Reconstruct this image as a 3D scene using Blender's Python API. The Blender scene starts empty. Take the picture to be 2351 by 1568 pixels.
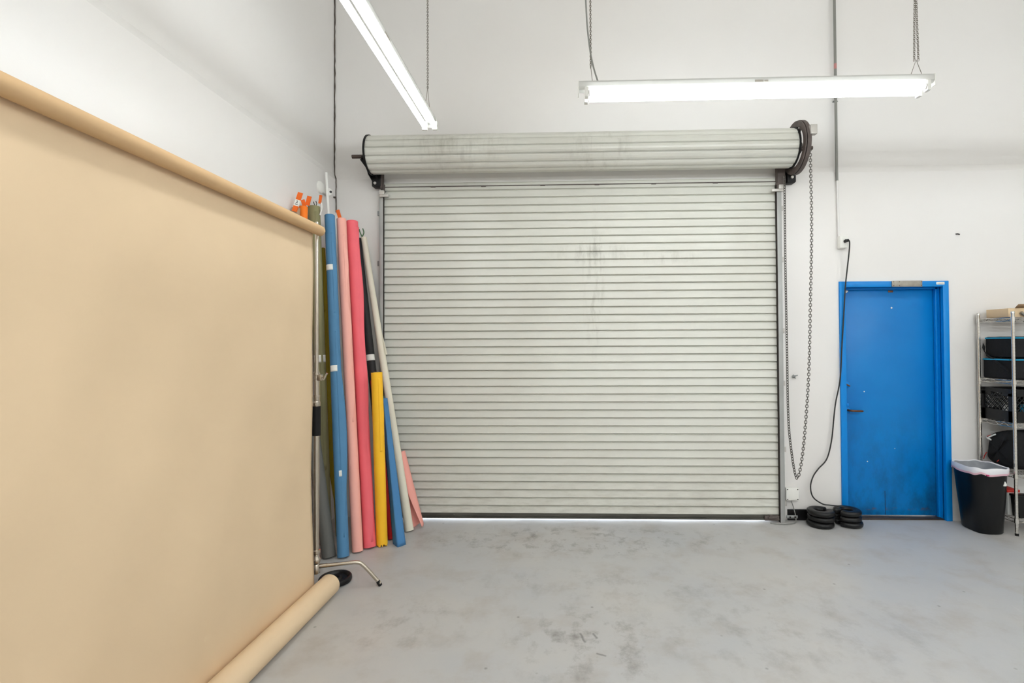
import bpy, bmesh, math, random
from mathutils import Vector, Matrix

random.seed(7)
PI = math.pi
SC = bpy.context.scene
COL = SC.collection

# ------------------------------------------------------------------ camera, world, exposure
def make_camera():
    psi, th, rho = 0.0308, 0.01556, 0.00472          # yaw left, pitch up, roll
    Rz = Matrix.Rotation(psi, 3, 'Z'); Rx = Matrix.Rotation(th, 3, 'X'); Ry = Matrix.Rotation(rho, 3, 'Y')
    R = Rz @ Rx @ Ry
    right, fwd, up = R.col[0], R.col[1], R.col[2]
    m = Matrix(((right.x, up.x, -fwd.x, 0), (right.y, up.y, -fwd.y, 0), (right.z, up.z, -fwd.z, 1.62), (0, 0, 0, 1)))
    cd = bpy.data.cameras.new('camera'); co = bpy.data.objects.new('camera', cd)
    COL.objects.link(co); co.matrix_world = m
    cd.sensor_width = 36; cd.lens = 36 * 1150 / 2351
    cd.shift_x = (1175.5 - 1256.5) / 2351; cd.shift_y = (769.3 - 784) / 2351
    cd.clip_start = 0.02
    SC.camera = co
make_camera()

W = bpy.data.worlds.new('daylight'); SC.world = W; W.use_nodes = True
W.node_tree.nodes['Background'].inputs[0].default_value = (0.85, 0.92, 1.0, 1)
W.node_tree.nodes['Background'].inputs[1].default_value = 3.0

TUBE_POWER = 17.0
SC.view_settings.view_transform = 'Standard'
SC.view_settings.look = 'None'
SC.view_settings.gamma = 1
SC.view_settings.use_curve_mapping = False
SC.view_settings.exposure = 0.97
SC.cycles.use_denoising = True
SC.cycles.use_adaptive_sampling = True
SC.cycles.adaptive_threshold = 0.05
SC.cycles.max_bounces = 8
SC.cycles.diffuse_bounces = 6
SC.cycles.glossy_bounces = 3
SC.cycles.caustics_reflective = False
SC.cycles.caustics_refractive = False

# ------------------------------------------------------------------ materials
def lin(c):
    return tuple((v / 255 / 12.92) if v / 255 <= 0.04045 else ((v / 255 + 0.055) / 1.055) ** 2.4 for v in c)

def mat(name, rgb, rough=0.5, metal=0.0, noise=0.0, nscale=8.0, bump=0.0, bscale=60.0, spec=0.5, emit=None, trans=0.0, stretch=None):
    m = bpy.data.materials.new(name); m.use_nodes = True
    nt = m.node_tree; b = nt.nodes['Principled BSDF']
    c = lin(rgb)
    b.inputs['Base Color'].default_value = (*c, 1)
    b.inputs['Roughness'].default_value = rough
    b.inputs['Metallic'].default_value = metal
    b.inputs['Specular IOR Level'].default_value = spec
    if trans: b.inputs['Transmission Weight'].default_value = trans
    if emit:
        b.inputs['Emission Color'].default_value = (*emit[0], 1); b.inputs['Emission Strength'].default_value = emit[1]
    tc = nt.nodes.new('ShaderNodeTexCoord')
    src = tc.outputs['Object']
    if stretch:
        mp = nt.nodes.new('ShaderNodeMapping'); mp.inputs['Scale'].default_value = stretch
        nt.links.new(src, mp.inputs[0]); src = mp.outputs[0]
    if noise:
        n = nt.nodes.new('ShaderNodeTexNoise'); n.inputs['Scale'].default_value = nscale; n.inputs['Detail'].default_value = 5
        r = nt.nodes.new('ShaderNodeMapRange'); r.inputs[1].default_value = .3; r.inputs[2].default_value = .7
        r.inputs[3].default_value = 1 - noise; r.inputs[4].default_value = 1 + noise * .5
        mx = nt.nodes.new('ShaderNodeVectorMath'); mx.operation = 'SCALE'
        mx.inputs[0].default_value = c
        nt.links.new(src, n.inputs['Vector']); nt.links.new(n.outputs['Fac'], r.inputs[0])
        nt.links.new(r.outputs[0], mx.inputs['Scale']); nt.links.new(mx.outputs[0], b.inputs['Base Color'])
    if bump:
        n = nt.nodes.new('ShaderNodeTexNoise'); n.inputs['Scale'].default_value = bscale; n.inputs['Detail'].default_value = 3
        bp = nt.nodes.new('ShaderNodeBump'); bp.inputs['Strength'].default_value = bump; bp.inputs['Distance'].default_value = .01
        nt.links.new(src, n.inputs['Vector']); nt.links.new(n.outputs['Fac'], bp.inputs['Height'])
        nt.links.new(bp.outputs[0], b.inputs['Normal'])
    return m

class G:
    """small node-graph helper"""
    def __init__(s, m): s.nt = m.node_tree; s.b = s.nt.nodes['Principled BSDF']
    def n(s, t, **k):
        x = s.nt.nodes.new(t)
        for a, v in k.items(): setattr(x, a, v)
        return x
    def l(s, a, b): s.nt.links.new(a, b)
    def noise(s, vec, scale, detail=4, rough=.5, st=None):
        if st:
            mp = s.n('ShaderNodeMapping'); mp.inputs['Scale'].default_value = st; s.l(vec, mp.inputs[0]); vec = mp.outputs[0]
        x = s.n('ShaderNodeTexNoise'); x.inputs['Scale'].default_value = scale; x.inputs['Detail'].default_value = detail
        x.inputs['Roughness'].default_value = rough; s.l(vec, x.inputs['Vector']); return x.outputs['Fac']
    def rng(s, v, a, b, c, d):
        x = s.n('ShaderNodeMapRange'); s.l(v, x.inputs[0])
        for i, q in enumerate((a, b, c, d)): x.inputs[i + 1].default_value = q
        return x.outputs[0]
    def math(s, op, a, b):
        x = s.n('ShaderNodeMath', operation=op)
        for i, q in enumerate((a, b)):
            if isinstance(q, (int, float)): x.inputs[i].default_value = q
            else: s.l(q, x.inputs[i])
        return x.outputs[0]
    def mix(s, f, a, b):
        x = s.n('ShaderNodeMix', data_type='RGBA')
        if isinstance(f, (int, float)): x.inputs[0].default_value = f
        else: s.l(f, x.inputs[0])
        for i, q in ((6, a), (7, b)):
            if isinstance(q, tuple): x.inputs[i].default_value = (*q, 1)
            else: s.l(q, x.inputs[i])
        return x.outputs[2]

def wall_material():
    m = mat('wall_paint', (226, 223, 218), rough=.33); g = G(m)
    tc = g.n('ShaderNodeTexCoord').outputs['Object']
    a = g.rng(g.noise(tc, .7, 3), .35, .65, 0, 1)
    g.l(g.mix(a, lin((229, 227, 225)), lin((226, 223, 220))), g.b.inputs['Base Color'])
    bp = g.n('ShaderNodeBump'); bp.inputs['Strength'].default_value = .1; bp.inputs['Distance'].default_value = .01
    g.l(g.noise(tc, 3, 3), bp.inputs['Height']); g.l(bp.outputs[0], g.b.inputs['Normal'])
    return m

def floor_material():
    m = mat('painted_concrete', (160, 160, 160), rough=.4); g = G(m)
    tc = g.n('ShaderNodeTexCoord').outputs['Object']
    big = g.rng(g.noise(tc, .9, 6, .6), .35, .68, 0, 1)
    c = g.mix(big, lin((179, 180, 182)), lin((190, 187, 183)))
    mid = g.rng(g.noise(tc, 3.2, 8, .65), .5, .70, 0, .6)
    c = g.mix(mid, c, lin((166, 159, 152)))
    sep = g.n('ShaderNodeSeparateXYZ'); g.l(tc, sep.inputs[0])
    # stained zone in front of the shutter and worn marks on the open floor
    for (x, y, sx, sy, amt, sc) in ((.1, 4.15, 1.6, .4, .75, 9), (.15, 2.75, .55, .5, .7, 7), (-.9, 2.9, .5, .35, .4, 8), (1.3, 2.9, 1.2, .6, .35, 6), (.4, 3.4, 1.4, .3, .35, 7)):
        dx = g.math('DIVIDE', g.math('SUBTRACT', sep.outputs[0], x), sx); dy = g.math('DIVIDE', g.math('SUBTRACT', sep.outputs[1], y), sy)
        d = g.math('ADD', g.math('MULTIPLY', dx, dx), g.math('MULTIPLY', dy, dy))
        k = g.rng(d, 0, 1, amt, 0)
        n = g.rng(g.noise(tc, sc, 9, .7, (1, .8, 1)), .5, .68, 0, 1)
        c = g.mix(g.math('MULTIPLY', k, n), c, lin((104, 97, 91)))
    # long fine drag scratches
    for st, s2 in (((1, 9, 1), 2.6), ((7, 1, 1), 3.1)):
        n = g.rng(g.noise(tc, s2, 6, .6, st), .66, .74, 0, .35)
        c = g.mix(n, c, lin((196, 198, 200)))
    for (x, y, a_, ln) in ((.10, 2.78, 1.95, .05), (.17, 2.80, 2.0, .03), (.19, 2.63, 2.7, .03)):
        ca, sa = math.cos(a_), math.sin(a_)
        px = g.math('SUBTRACT', sep.outputs[0], x); py = g.math('SUBTRACT', sep.outputs[1], y)
        u_ = g.math('ABSOLUTE', g.math('ADD', g.math('MULTIPLY', px, ca), g.math('MULTIPLY', py, sa)), 0)
        v_ = g.math('ABSOLUTE', g.math('ADD', g.math('SUBTRACT', g.math('MULTIPLY', py, ca), g.math('MULTIPLY', px, sa)), g.math('MULTIPLY', g.math('SUBTRACT', g.noise(tc, 9, 3), .5), .03)), 0)
        c = g.mix(g.math('MULTIPLY', g.rng(u_, ln * .8, ln, .6, 0), g.rng(v_, .002, .010, 1, 0)), c, lin((84, 80, 76)))
    # pits
    v = g.n('ShaderNodeTexVoronoi'); v.inputs['Scale'].default_value = 5; g.l(tc, v.inputs['Vector'])
    p = g.rng(v.outputs['Distance'], .02, .06, .6, 0)
    c = g.mix(p, c, lin((100, 94, 88)))
    g.l(c, g.b.inputs['Base Color'])
    g.l(g.rng(g.noise(tc, 2.0, 6), .3, .7, .36, .55), g.b.inputs['Roughness'])
    bp = g.n('ShaderNodeBump'); bp.inputs['Strength'].default_value = .12; bp.inputs['Distance'].default_value = .01
    g.l(g.noise(tc, 14, 6), bp.inputs['Height']); g.l(bp.outputs[0], g.b.inputs['Normal'])
    return m

def shutter_material():
    m = mat('shutter_enamel', (205, 205, 196), rough=.38); g = G(m)
    tc = g.n('ShaderNodeTexCoord').outputs['Object']
    sep = g.n('ShaderNodeSeparateXYZ'); g.l(tc, sep.inputs[0])
    n1 = g.rng(g.noise(tc, 1.4, 5, .6, (1, 1, .8)), .35, .7, 0, .5)
    c = g.mix(n1, lin((212, 212, 204)), lin((200, 197, 188)))
    # vertical grime where hands and weather reach it
    for (x, z, sx, sz, amt) in ((.15, 2.2, .12, .8, .42), (.2, 3.3, .35, .25, .3), (-1.1, 3.35, .6, .3, .3), (.15, 2.45, .45, .12, .35), (.8, 2.4, .4, .08, .3)):
        dx = g.math('DIVIDE', g.math('SUBTRACT', sep.outputs[0], x), sx); dz = g.math('DIVIDE', g.math('SUBTRACT', sep.outputs[2], z), sz)
        d = g.math('ADD', g.math('MULTIPLY', dx, dx), g.math('MULTIPLY', dz, dz))
        n = g.rng(g.noise(tc, 10, 6, .7, (1.6, 1, .35)), .48, .7, 0, 1)
        c = g.mix(g.math('MULTIPLY', g.rng(d, 0, 1, amt, 0), n), c, lin((112, 106, 92)))
    # rubbed dirt at the foot
    k = g.rng(sep.outputs[2], .05, .6, .4, 0)
    n = g.rng(g.noise(tc, 5, 7, .7, (1, 1, 5)), .45, .7, 0, 1)
    c = g.mix(g.math('MULTIPLY', k, n), c, lin((140, 132, 116)))
    g.l(c, g.b.inputs['Base Color'])
    return m

def door_material():
    m = mat('blue_door_paint', (0, 118, 200), rough=.35, spec=.3); g = G(m)
    tc = g.n('ShaderNodeTexCoord').outputs['Object']
    sep = g.n('ShaderNodeSeparateXYZ'); g.l(tc, sep.inputs[0])
    n1 = g.rng(g.noise(tc, 2, 4), .35, .7, 0, 1)
    c = g.mix(n1, lin((0, 122, 196)), lin((0, 113, 187)))
    k = g.rng(sep.outputs[2], .05, 1.1, .85, 0)
    n = g.rng(g.noise(tc, 3.2, 9, .72, (1.4, 1, .8)), .42, .68, 0, 1)
    c = g.mix(g.math('MULTIPLY', k, n), c, lin((18, 66, 96)))
    # band of chipped paint near the foot
    band = g.rng(g.math('ABSOLUTE', g.math('SUBTRACT', sep.outputs[2], .075), 0), .0, .016, 1, 0)
    n = g.rng(g.noise(tc, 22, 5, .7, (.5, 1, 1)), .5, .58, 0, 1)
    c = g.mix(g.math('MULTIPLY', band, n), c, lin((96, 76, 62)))
    g.l(c, g.b.inputs['Base Color'])
    return m

def paper_material(name, rgb, rough=.75, vary=.03):
    m = mat(name, rgb, rough=rough, spec=.25); g = G(m)
    tc = g.n('ShaderNodeTexCoord').outputs['Object']
    c0 = lin(rgb); a = g.rng(g.noise(tc, 2.2, 3), .3, .7, 0, 1)
    g.l(g.mix(a, tuple(v * (1 + vary) for v in c0), tuple(v * (1 - vary) for v in c0)), g.b.inputs['Base Color'])
    return m

M = {}
M['wall'] = wall_material()
M['ceiling'] = mat('ceiling_paint', (225, 222, 215), .8)
M['floor'] = floor_material()
M['shutter'] = shutter_material()
M['blue_leaf'] = door_material()
M['blue'] = mat('blue_frame_paint', (0, 130, 212), .35, spec=.3, noise=.05, nscale=3)
M['galv'] = mat('galvanised_steel', (150, 152, 152), .45, metal=.5, noise=.15, nscale=6)
M['railgrey'] = mat('guide_steel', (176, 177, 175), .45, metal=.3, noise=.12, nscale=5)
M['zinc'] = mat('zinc_bracket', (200, 196, 190), .4, metal=.3, noise=.1)
M['black_iron'] = mat('black_iron', (16, 15, 15), .5, spec=.3, noise=.2)
M['brown_iron'] = mat('rusty_iron', (92, 82, 78), .6, noise=.25, nscale=20)
M['shaft'] = mat('shaft_steel', (84, 72, 66), .5, metal=.4)
M['barend'] = mat('bottom_bar_steel', (96, 94, 88), .5, metal=.4, noise=.25, nscale=10, stretch=(.5, 1, 3))
M['rubber'] = mat('black_rubber', (17, 17, 18), .4, spec=.35, bump=.15, bscale=40)
M['cable'] = mat('cable_black', (30, 30, 30), .5)
M['white_metal'] = mat('white_enamel', (236, 236, 232), .35)
M['housing'] = mat('housing_enamel', (196, 196, 192), .5)
M['white_plastic'] = mat('white_plastic', (232, 231, 226), .4)
M['pipe'] = mat('conduit_grey', (140, 140, 136), .4, metal=.4)
M['pink_mark'] = mat('faded_red_mark', (190, 130, 128), .6)
LAMP = (.935, .985, 1.0)
M['tube'] = mat('lit_tube', (255, 255, 255), .3, emit=(LAMP, TUBE_POWER))
M['tube_weak'] = mat('lit_tube_weak', (255, 255, 255), .3, emit=(LAMP, TUBE_POWER * .50))  # weakened near the walls to even out the light
M['tube_boost'] = mat('lit_tube_boost', (255, 255, 255), .3, emit=(LAMP, TUBE_POWER * 2.35))  # boosted for the added rear fill fixtures
M['tube_dim'] = mat('lit_tube_dim', (255, 255, 255), .3, emit=(LAMP, TUBE_POWER * .30))
M['chain'] = mat('chain_steel', (92, 88, 82), .45, metal=.5)
M['chain_light'] = mat('chain_zinc', (140, 134, 126), .4, metal=.6)
M['chrome'] = mat('chrome', (215, 212, 206), .16, metal=1.0)
M['nickel'] = mat('satin_nickel', (196, 186, 172), .25, metal=1.0)
M['grip'] = mat('black_grip', (20, 19, 18), .7, spec=.3)
M['backdrop'] = paper_material('tan_backdrop_paper', (224, 199, 165))
M['top_tube'] = paper_material('tan_tube_paper_shaded', (206, 172, 130))  # kraft tan darkened, so the tube's shading sits in its colour
M['label'] = mat('white_label', (236, 236, 230), .6)
M['ink'] = mat('dark_print', (50, 50, 52), .7)
M['orange'] = mat('orange_card', (236, 106, 22), .6)
M['core'] = mat('cardboard_core', (150, 122, 92), .8, noise=.1)
M['dark'] = mat('dark_recess', (34, 26, 22), .8)
M['bronze'] = mat('worn_bronze', (112, 74, 52), .4, metal=.6)
M['threshold'] = mat('threshold_bronze', (70, 58, 50), .5, metal=.4, noise=.3, nscale=14)
M['plate_steel'] = mat('dull_steel_plate', (158, 152, 142), .45, metal=.4, noise=.2, nscale=18)
M['white'] = mat('white_plain', (228, 228, 224), .5)
M['seam'] = mat('dark_seam', (84, 74, 66), .8, noise=.5, nscale=14)
M['bin'] = mat('black_bin_plastic', (9, 10, 12), .3, spec=.35)
M['liner'] = mat('thin_white_liner', (222, 222, 226), .35, bump=.5, bscale=14)
M['liner_in'] = mat('liner_over_black', (150, 153, 158), .35, bump=.5, bscale=14, noise=.2, nscale=9)
M['drawstring'] = mat('pink_drawstring', (220, 178, 190), .4)
M['magenta'] = mat('magenta_tab', (176, 36, 96), .4)
M['fabric'] = mat('black_nylon', (20, 20, 22), .75, spec=.3, bump=.4, bscale=30)
M['teal'] = mat('teal_piping', (0, 142, 182), .5)
M['card'] = mat('cardboard', (216, 190, 154), .8, noise=.05)
M['red'] = mat('red_trim', (196, 44, 34), .5)
M['ground'] = mat('outside_concrete', (230, 230, 235), .8)

# ------------------------------------------------------------------ mesh building
class MB:
    def __init__(s): s.bm = bmesh.new()
    def box(s, a, b, bevel=0):
        a, b = Vector(a), Vector(b)
        r = bmesh.ops.create_cube(s.bm, size=1)
        vs = r['verts']
        for v in vs:
            v.co = Vector(((a.x + b.x) / 2 + v.co.x * (b.x - a.x), (a.y + b.y) / 2 + v.co.y * (b.y - a.y), (a.z + b.z) / 2 + v.co.z * (b.z - a.z)))
        if bevel:
            es = list({e for v in vs for e in v.link_edges})
            bmesh.ops.bevel(s.bm, geom=es, offset=bevel, segments=2, affect='EDGES', profile=.5)
        return s
    def prism(s, pts, ax, t0, t1):
        """closed outline pts (2D) extruded along axis ax from t0 to t1"""
        def mk(p, t): return {'x': (t, p[0], p[1]), 'y': (p[0], t, p[1]), 'z': (p[0], p[1], t)}[ax]
        A = [s.bm.verts.new(mk(p, t0)) for p in pts]; B = [s.bm.verts.new(mk(p, t1)) for p in pts]
        n = len(pts)
        for i in range(n): s.bm.faces.new((A[i], A[(i + 1) % n], B[(i + 1) % n], B[i]))
        s.bm.faces.new(A[::-1]); s.bm.faces.new(B)
        return s
    def tube(s, pts, r, seg=10, closed=False, caps=True):
        pts = [Vector(p) for p in pts]; n = len(pts); rings = []
        rr = r if isinstance(r, (list, tuple)) else [r] * n
        prev = None
        for i, p in enumerate(pts):
            if closed: d = pts[(i + 1) % n] - pts[i - 1]
            else: d = pts[min(i + 1, n - 1)] - pts[max(i - 1, 0)]
            d.normalize()
            if prev is None:
                u = Vector((0, 0, 1)) if abs(d.z) < .9 else Vector((1, 0, 0))
                u = (u - d * u.dot(d)).normalized()
            else: u = (prev - d * prev.dot(d)).normalized()
            prev = u; w = d.cross(u)
            rings.append([s.bm.verts.new(p + (u * math.cos(2 * PI * k / seg) + w * math.sin(2 * PI * k / seg)) * rr[i]) for k in range(seg)])
        m = n if closed else n - 1
        for i in range(m):
            a, b = rings[i], rings[(i + 1) % n]
            for k in range(seg): s.bm.faces.new((a[k], a[(k + 1) % seg], b[(k + 1) % seg], b[k]))
        if not closed and caps: s.bm.faces.new(rings[0][::-1]); s.bm.faces.new(rings[-1])
        return s
    def lathe(s, prof, o, d, seg=32, closed=False, phase=0):
        """prof [(radius, distance along d)], revolved about axis d through o"""
        o, d = Vector(o), Vector(d).normalized()
        u = Vector((0, 0, 1)) if abs(d.z) < .9 else Vector((1, 0, 0))
        u = (u - d * u.dot(d)).normalized(); w = d.cross(u)
        rings = []
        for r, t in prof:
            if r < 1e-6: rings.append([s.bm.verts.new(o + d * t)])
            else: rings.append([s.bm.verts.new(o + d * t + (u * math.cos(2 * PI * k / seg + phase) + w * math.sin(2 * PI * k / seg + phase)) * r) for k in range(seg)])
        m = len(rings) if closed else len(rings) - 1
        for i in range(m):
            a, b = rings[i], rings[(i + 1) % len(rings)]
            for k in range(seg):
                q = (k + 1) % seg
                if len(a) == 1 and len(b) == 1: continue
                if len(a) == 1: s.bm.faces.new((a[0], b[q], b[k]))
                elif len(b) == 1: s.bm.faces.new((a[k], a[q], b[0]))
                else: s.bm.faces.new((a[k], a[q], b[q], b[k]))
        return s
    def grid(s, f, nu, nv):
        V = [[s.bm.verts.new(f(i / nu, j / nv)) for j in range(nv + 1)] for i in range(nu + 1)]
        for i in range(nu):
            for j in range(nv): s.bm.faces.new((V[i][j], V[i + 1][j], V[i + 1][j + 1], V[i][j + 1]))
        return s
    def build(s, name, m, parent=None, smooth=True, solid=0, origin=None):
        bm = s.bm
        if not solid: bmesh.ops.recalc_face_normals(bm, faces=bm.faces)
        if smooth:
            for f in bm.faces: f.smooth = True
            for e in bm.edges:
                if len(e.link_faces) == 2 and e.calc_face_angle(0) > math.radians(38): e.smooth = False
        off = origin if origin is not None else (parent['_o'] if parent is not None and '_o' in parent else None)
        if off is not None:
            off = Vector(off)
            for v in bm.verts: v.co -= off
        me = bpy.data.meshes.new(name); bm.to_mesh(me); bm.free()
        me.materials.append(m if not isinstance(m, str) else M[m])
        o = bpy.data.objects.new(name, me); COL.objects.link(o)
        if parent is not None:
            o.parent = parent
            if '_o' in parent: o['_o'] = parent['_o']
        elif origin is not None: o.location = origin
        if solid:
            md = o.modifiers.new('thickness', 'SOLIDIFY'); md.thickness = solid; md.offset = 0
        return o

def tag(o, label, cat, group=None):
    o['label'] = label; o['category'] = cat
    if group: o['group'] = group
    return o
def thing(name, label, cat, loc, group=None):
    o = bpy.data.objects.new(name, None); COL.objects.link(o); o.empty_display_size = .05
    o.location = loc; o['_o'] = list(loc)
    return tag(o, label, cat, group)
def struct(o): o['kind'] = 'structure'; return o
def dup(o, loc=None, label=None, parent=None, rz=None):
    c = o.copy(); COL.objects.link(c)
    if parent: c.parent = parent
    if loc is not None: c.location = loc
    if label: c['label'] = label
    if rz is not None: c.rotation_euler = (0, 0, rz)
    for ch in o.children: dup(ch, parent=c)
    return c

# ------------------------------------------------------------------ the room
LX, RX, BY, FY, TOP = -2.136, 6.4, 4.65, -4.2, 5.25
LED0, LED1, REC = 3.17, 3.235, .03
def back_profile(z0):
    y = BY
    p = [(y, z0), (y, LED0), (y + REC, LED1), (y + REC, TOP), (y + .25, TOP), (y + .25, z0)] if z0 < LED0 else [(y + REC, z0), (y + REC, TOP), (y + .25, TOP), (y + .25, z0)]
    return p
w = MB()
for x0, x1, z0 in ((LX - .2, -1.58, 0), (-1.58, 1.88, 3.06), (1.88, 2.562, 0), (2.562, 3.454, 2.12), (3.454, RX + .2, 0)):
    w.prism(back_profile(z0), 'x', x0, x1)
struct(w.build('wall_back', 'wall', smooth=False))
w = MB(); w.prism([(LX, 0), (LX, LED0), (LX - REC, LED1), (LX - REC, TOP), (LX - .25, TOP), (LX - .25, 0)], 'y', FY - .2, BY + REC)
struct(w.build('wall_left', 'wall', smooth=False))
struct(MB().box((RX, FY - .2, 0), (RX + .2, BY + .2, TOP)).build('wall_right', 'wall', smooth=False))
struct(MB().box((LX, FY - .2, 0), (RX, FY, TOP)).build('wall_front', 'wall', smooth=False))
struct(MB().box((LX - .2, FY - .2, -.1), (RX + .2, BY + .25, 0)).build('floor', 'floor', smooth=False))
struct(MB().box((LX - .2, FY - .2, TOP), (RX + .2, BY + .25, TOP + .1)).build('ceiling', 'ceiling', smooth=False))
struct(MB().box((-6, BY + .25, -.1), (8, 12, -.005)).build('ground_outside', 'ground', smooth=False))
# dark rubber cove between the shutter guide and the blue door
struct(MB().box((2.035, BY - .014, 0), (2.5, BY + .002, .097), .003).build('baseboard_back', 'rubber', smooth=False))
# dark irregular seam running down the corner
pts = []
for i in range(60):
    z = 2.86 + i * (TOP - 2.86) / 59
    dx = REC if z > LED1 else (0 if z < LED0 else REC * (z - LED0) / (LED1 - LED0))
    pts.append((LX - dx + .006 + random.uniform(-.002, .002), BY + dx - .006 + random.uniform(-.002, .002), z))
s_ = MB(); s_.tube(pts, [random.uniform(.0035, .007) for _ in pts], 6)
s_.box((LX + .002, BY - .06, 2.985), (LX + .02, BY - .035, 2.995))
struct(s_.build('trim_1', 'seam'))

# ------------------------------------------------------------------ blue door
door = bpy.data.objects.new('door_1', None); COL.objects.link(door); door.location = (3.0, BY, 0); door['_o'] = [3.0, BY, 0]; struct(door)
f = MB()
X0, X1, ZT = 2.522, 3.494, 2.166
f.box((X0, BY - .016, 0), (X0 + .052, BY + .03, ZT), .003)
f.box((X1 - .052, BY - .016, 0), (X1, BY + .03, ZT), .003)
f.box((X0 + .05, BY - .0155, ZT - .052), (X1 - .05, BY + .03, ZT), .003)
for a, b in ((X0 + .035, X0 + .052), (X1 - .052, X1 - .035)): f.box((a, BY + .02, 0), (b, BY + .15, ZT - .05))
f.box((X0 + .035, BY + .02, ZT - .052), (X1 - .035, BY + .15, ZT - .04))
f.box((X1 - .070, BY + .055, 0), (X1 - .05, BY + .085, ZT - .05), .002)       # door stop
f.box((X0 + .05, BY + .055, ZT - .068), (X1 - .05, BY + .085, ZT - .051), .002)
f.box((X0 + .05, BY + .055, 0), (X0 + .062, BY + .085, ZT - .05), .002)
f.build('door_frame', 'blue', door)
lf = MB().box((X0 + .056, BY + .088, .018), (X1 - .056, BY + .132, ZT - .058), .002).build('door_leaf', 'blue_leaf', door)
LY = BY + .088
k = MB(); k.box((2.963, LY - .0005, .02), (2.967, LY + .001, .24)); k.build('split_mark', 'dark', lf)
MB().box((X0 + .055, BY + .01, 0), (X1 - .055, BY + .14, .012), .003).build('threshold', 'threshold', door)
# lever handle, thumb turn, worn fittings
h = MB(); hz = .985
h.lathe([(0, 0), (.027, 0), (.027, .007), (.02, .012), (0, .012)], (2.632, LY, hz), (0, -1, 0), 24)
h.build('handle_rose', 'blue', lf)
h = MB(); h.tube([(2.632, LY - .01, hz), (2.632, LY - .045, hz), (2.64, LY - .055, hz), (2.675, LY - .058, hz - .002), (2.735, LY - .056, hz - .004), (2.748, LY - .05, hz - .004)], [.011, .010, .0095, .0095, .0095, .007], 12)
h.build('door_handle', 'bronze', lf)
h = MB(); h.box((2.626, LY - .012, hz + .03), (2.642, LY, hz + .062), .003); h.build('latch_cover', 'blue', lf)
h = MB(); h.lathe([(0, 0), (.03, 0), (.029, .012), (.02, .018), (0, .018)], (2.624, LY, 1.22), (0, -1, 0), 28); db = h.build('deadbolt', 'blue', lf)
h = MB(); h.tube([(2.602, LY - .024, 1.232), (2.646, LY - .024, 1.208)], .007, 8); h.build('thumb_turn', 'bronze', db)
h = MB(); h.box((2.99, BY - .024, ZT - .053), (3.255, BY - .0155, ZT + .003), .002); h.box((2.985, BY - .026, ZT - .05), (3.01, BY - .0155, ZT), .002)
cp = h.build('closer_plate', 'plate_steel', door)
h = MB()
for x in (2.999, 3.05, 3.246):
    for z in (ZT - .008, ZT - .042): h.lathe([(0, 0), (.004, 0), (.003, .003), (0, .003)], (x, BY - .026, z), (0, -1, 0), 8)
h.build('screw_heads', 'bronze', cp)
MB().box((3.383, BY - .018, ZT - .034), (3.455, BY - .0155, ZT - .011), .001).build('sticker', 'label', door)
g_ = MB()
for i in range(9): g_.box((3.391 + i * .0065, BY - .0185, ZT - .026), (3.395 + i * .0065, BY - .0178, ZT - .018))
g_.build('sticker_print', 'plate_steel', door)
h = MB(); h.box((2.592, LY - .008, ZT - .085), (2.652, LY, ZT - .072), .002); h.box((2.607, LY - .006, ZT - .096), (2.645, LY, ZT - .086), .001)
h.build('alarm_contact', 'white_plastic', lf)
MB().box((3.02, LY - .004, ZT - .093), (3.065, LY, ZT - .074), .002).build('worn_bracket', 'bronze', lf)
h = MB()
for x, z, r in ((3.05, 1.93, .009), (2.79, 1.155, .006), (2.81, .51, .006), (3.06, .63, .004), (2.70, .06, .006)):
    h.lathe([(0, 0), (r, 0), (r * .8, .0012), (0, .0012)], (x, LY, z), (0, -1, 0), 7)
h.build('paint_chips', 'white', lf)

# ------------------------------------------------------------------ roller shutter
CY = 4.612                                     # curtain face
sh = thing('roller_shutter', 'wide closed cream steel roller shutter filling the back wall opening', 'roller shutter', (.14, 4.6, 0))
PITCH = .0728
c = MB(); n = 42; prof = []
z = .062
for i in range(n):
    prof += [(CY - .0105, z), (CY - .0115, z + .004), (CY - .0095, z + .014), (CY - .0060, z + .030), (CY - .0035, z + .046), (CY - .0025, z + .0570),
             (CY + .005, z + .0585), (CY + .006, z + .0640), (CY - .001, z + .0660), (CY + .006, z + .0685), (CY + .005, z + .0722)]
    z += PITCH
def cf(u, v, P=prof):
    i = round(v * (len(P) - 1)); return Vector((-1.668 + u * 3.633, P[i][0], P[i][1]))
c.grid(cf, 1, len(prof) - 1)
cur = c.build('curtain', 'shutter', sh, smooth=False)
# coiled drum with slat ridges
DY, DZ, DR = 4.425, 3.313, .163
def drum_r(a):
    step = 2 * PI / 14; q = ((a + .12) % step) / step
    if q > .86: return DR - .012 + (.010 if .895 < q < .955 else 0)
    return DR - .003 + .006 * math.sin(PI * q / .86)
A = []
step = 2 * PI / 14
for i in range(14):
    for q in (0, .12, .3, .5, .7, .858, .862, .893, .897, .953, .957, .996):
        A.append(i * step + q * step - .12)
dm = MB(); rows = []
for x in (-1.71, -.8, .15, 1.1, 2.005):
    rows.append([dm.bm.verts.new((x, DY + drum_r(a) * math.sin(a), DZ + drum_r(a) * math.cos(a))) for a in A])
for i in range(4):
    for k_ in range(len(A)): dm.bm.faces.new((rows[i][k_], rows[i][(k_ + 1) % len(A)], rows[i + 1][(k_ + 1) % len(A)], rows[i + 1][k_]))
dm.build('coiled_drum', 'shutter', sh, smooth=False)
e = MB()
for x in (-1.705, 2.0): e.lathe([(.0, 0), (DR - .012, 0), (DR - .012, .006), (0, .006)], (x, DY, DZ), (1, 0, 0), 40)
e.build('drum_ends', 'brown_iron', sh)
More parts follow.
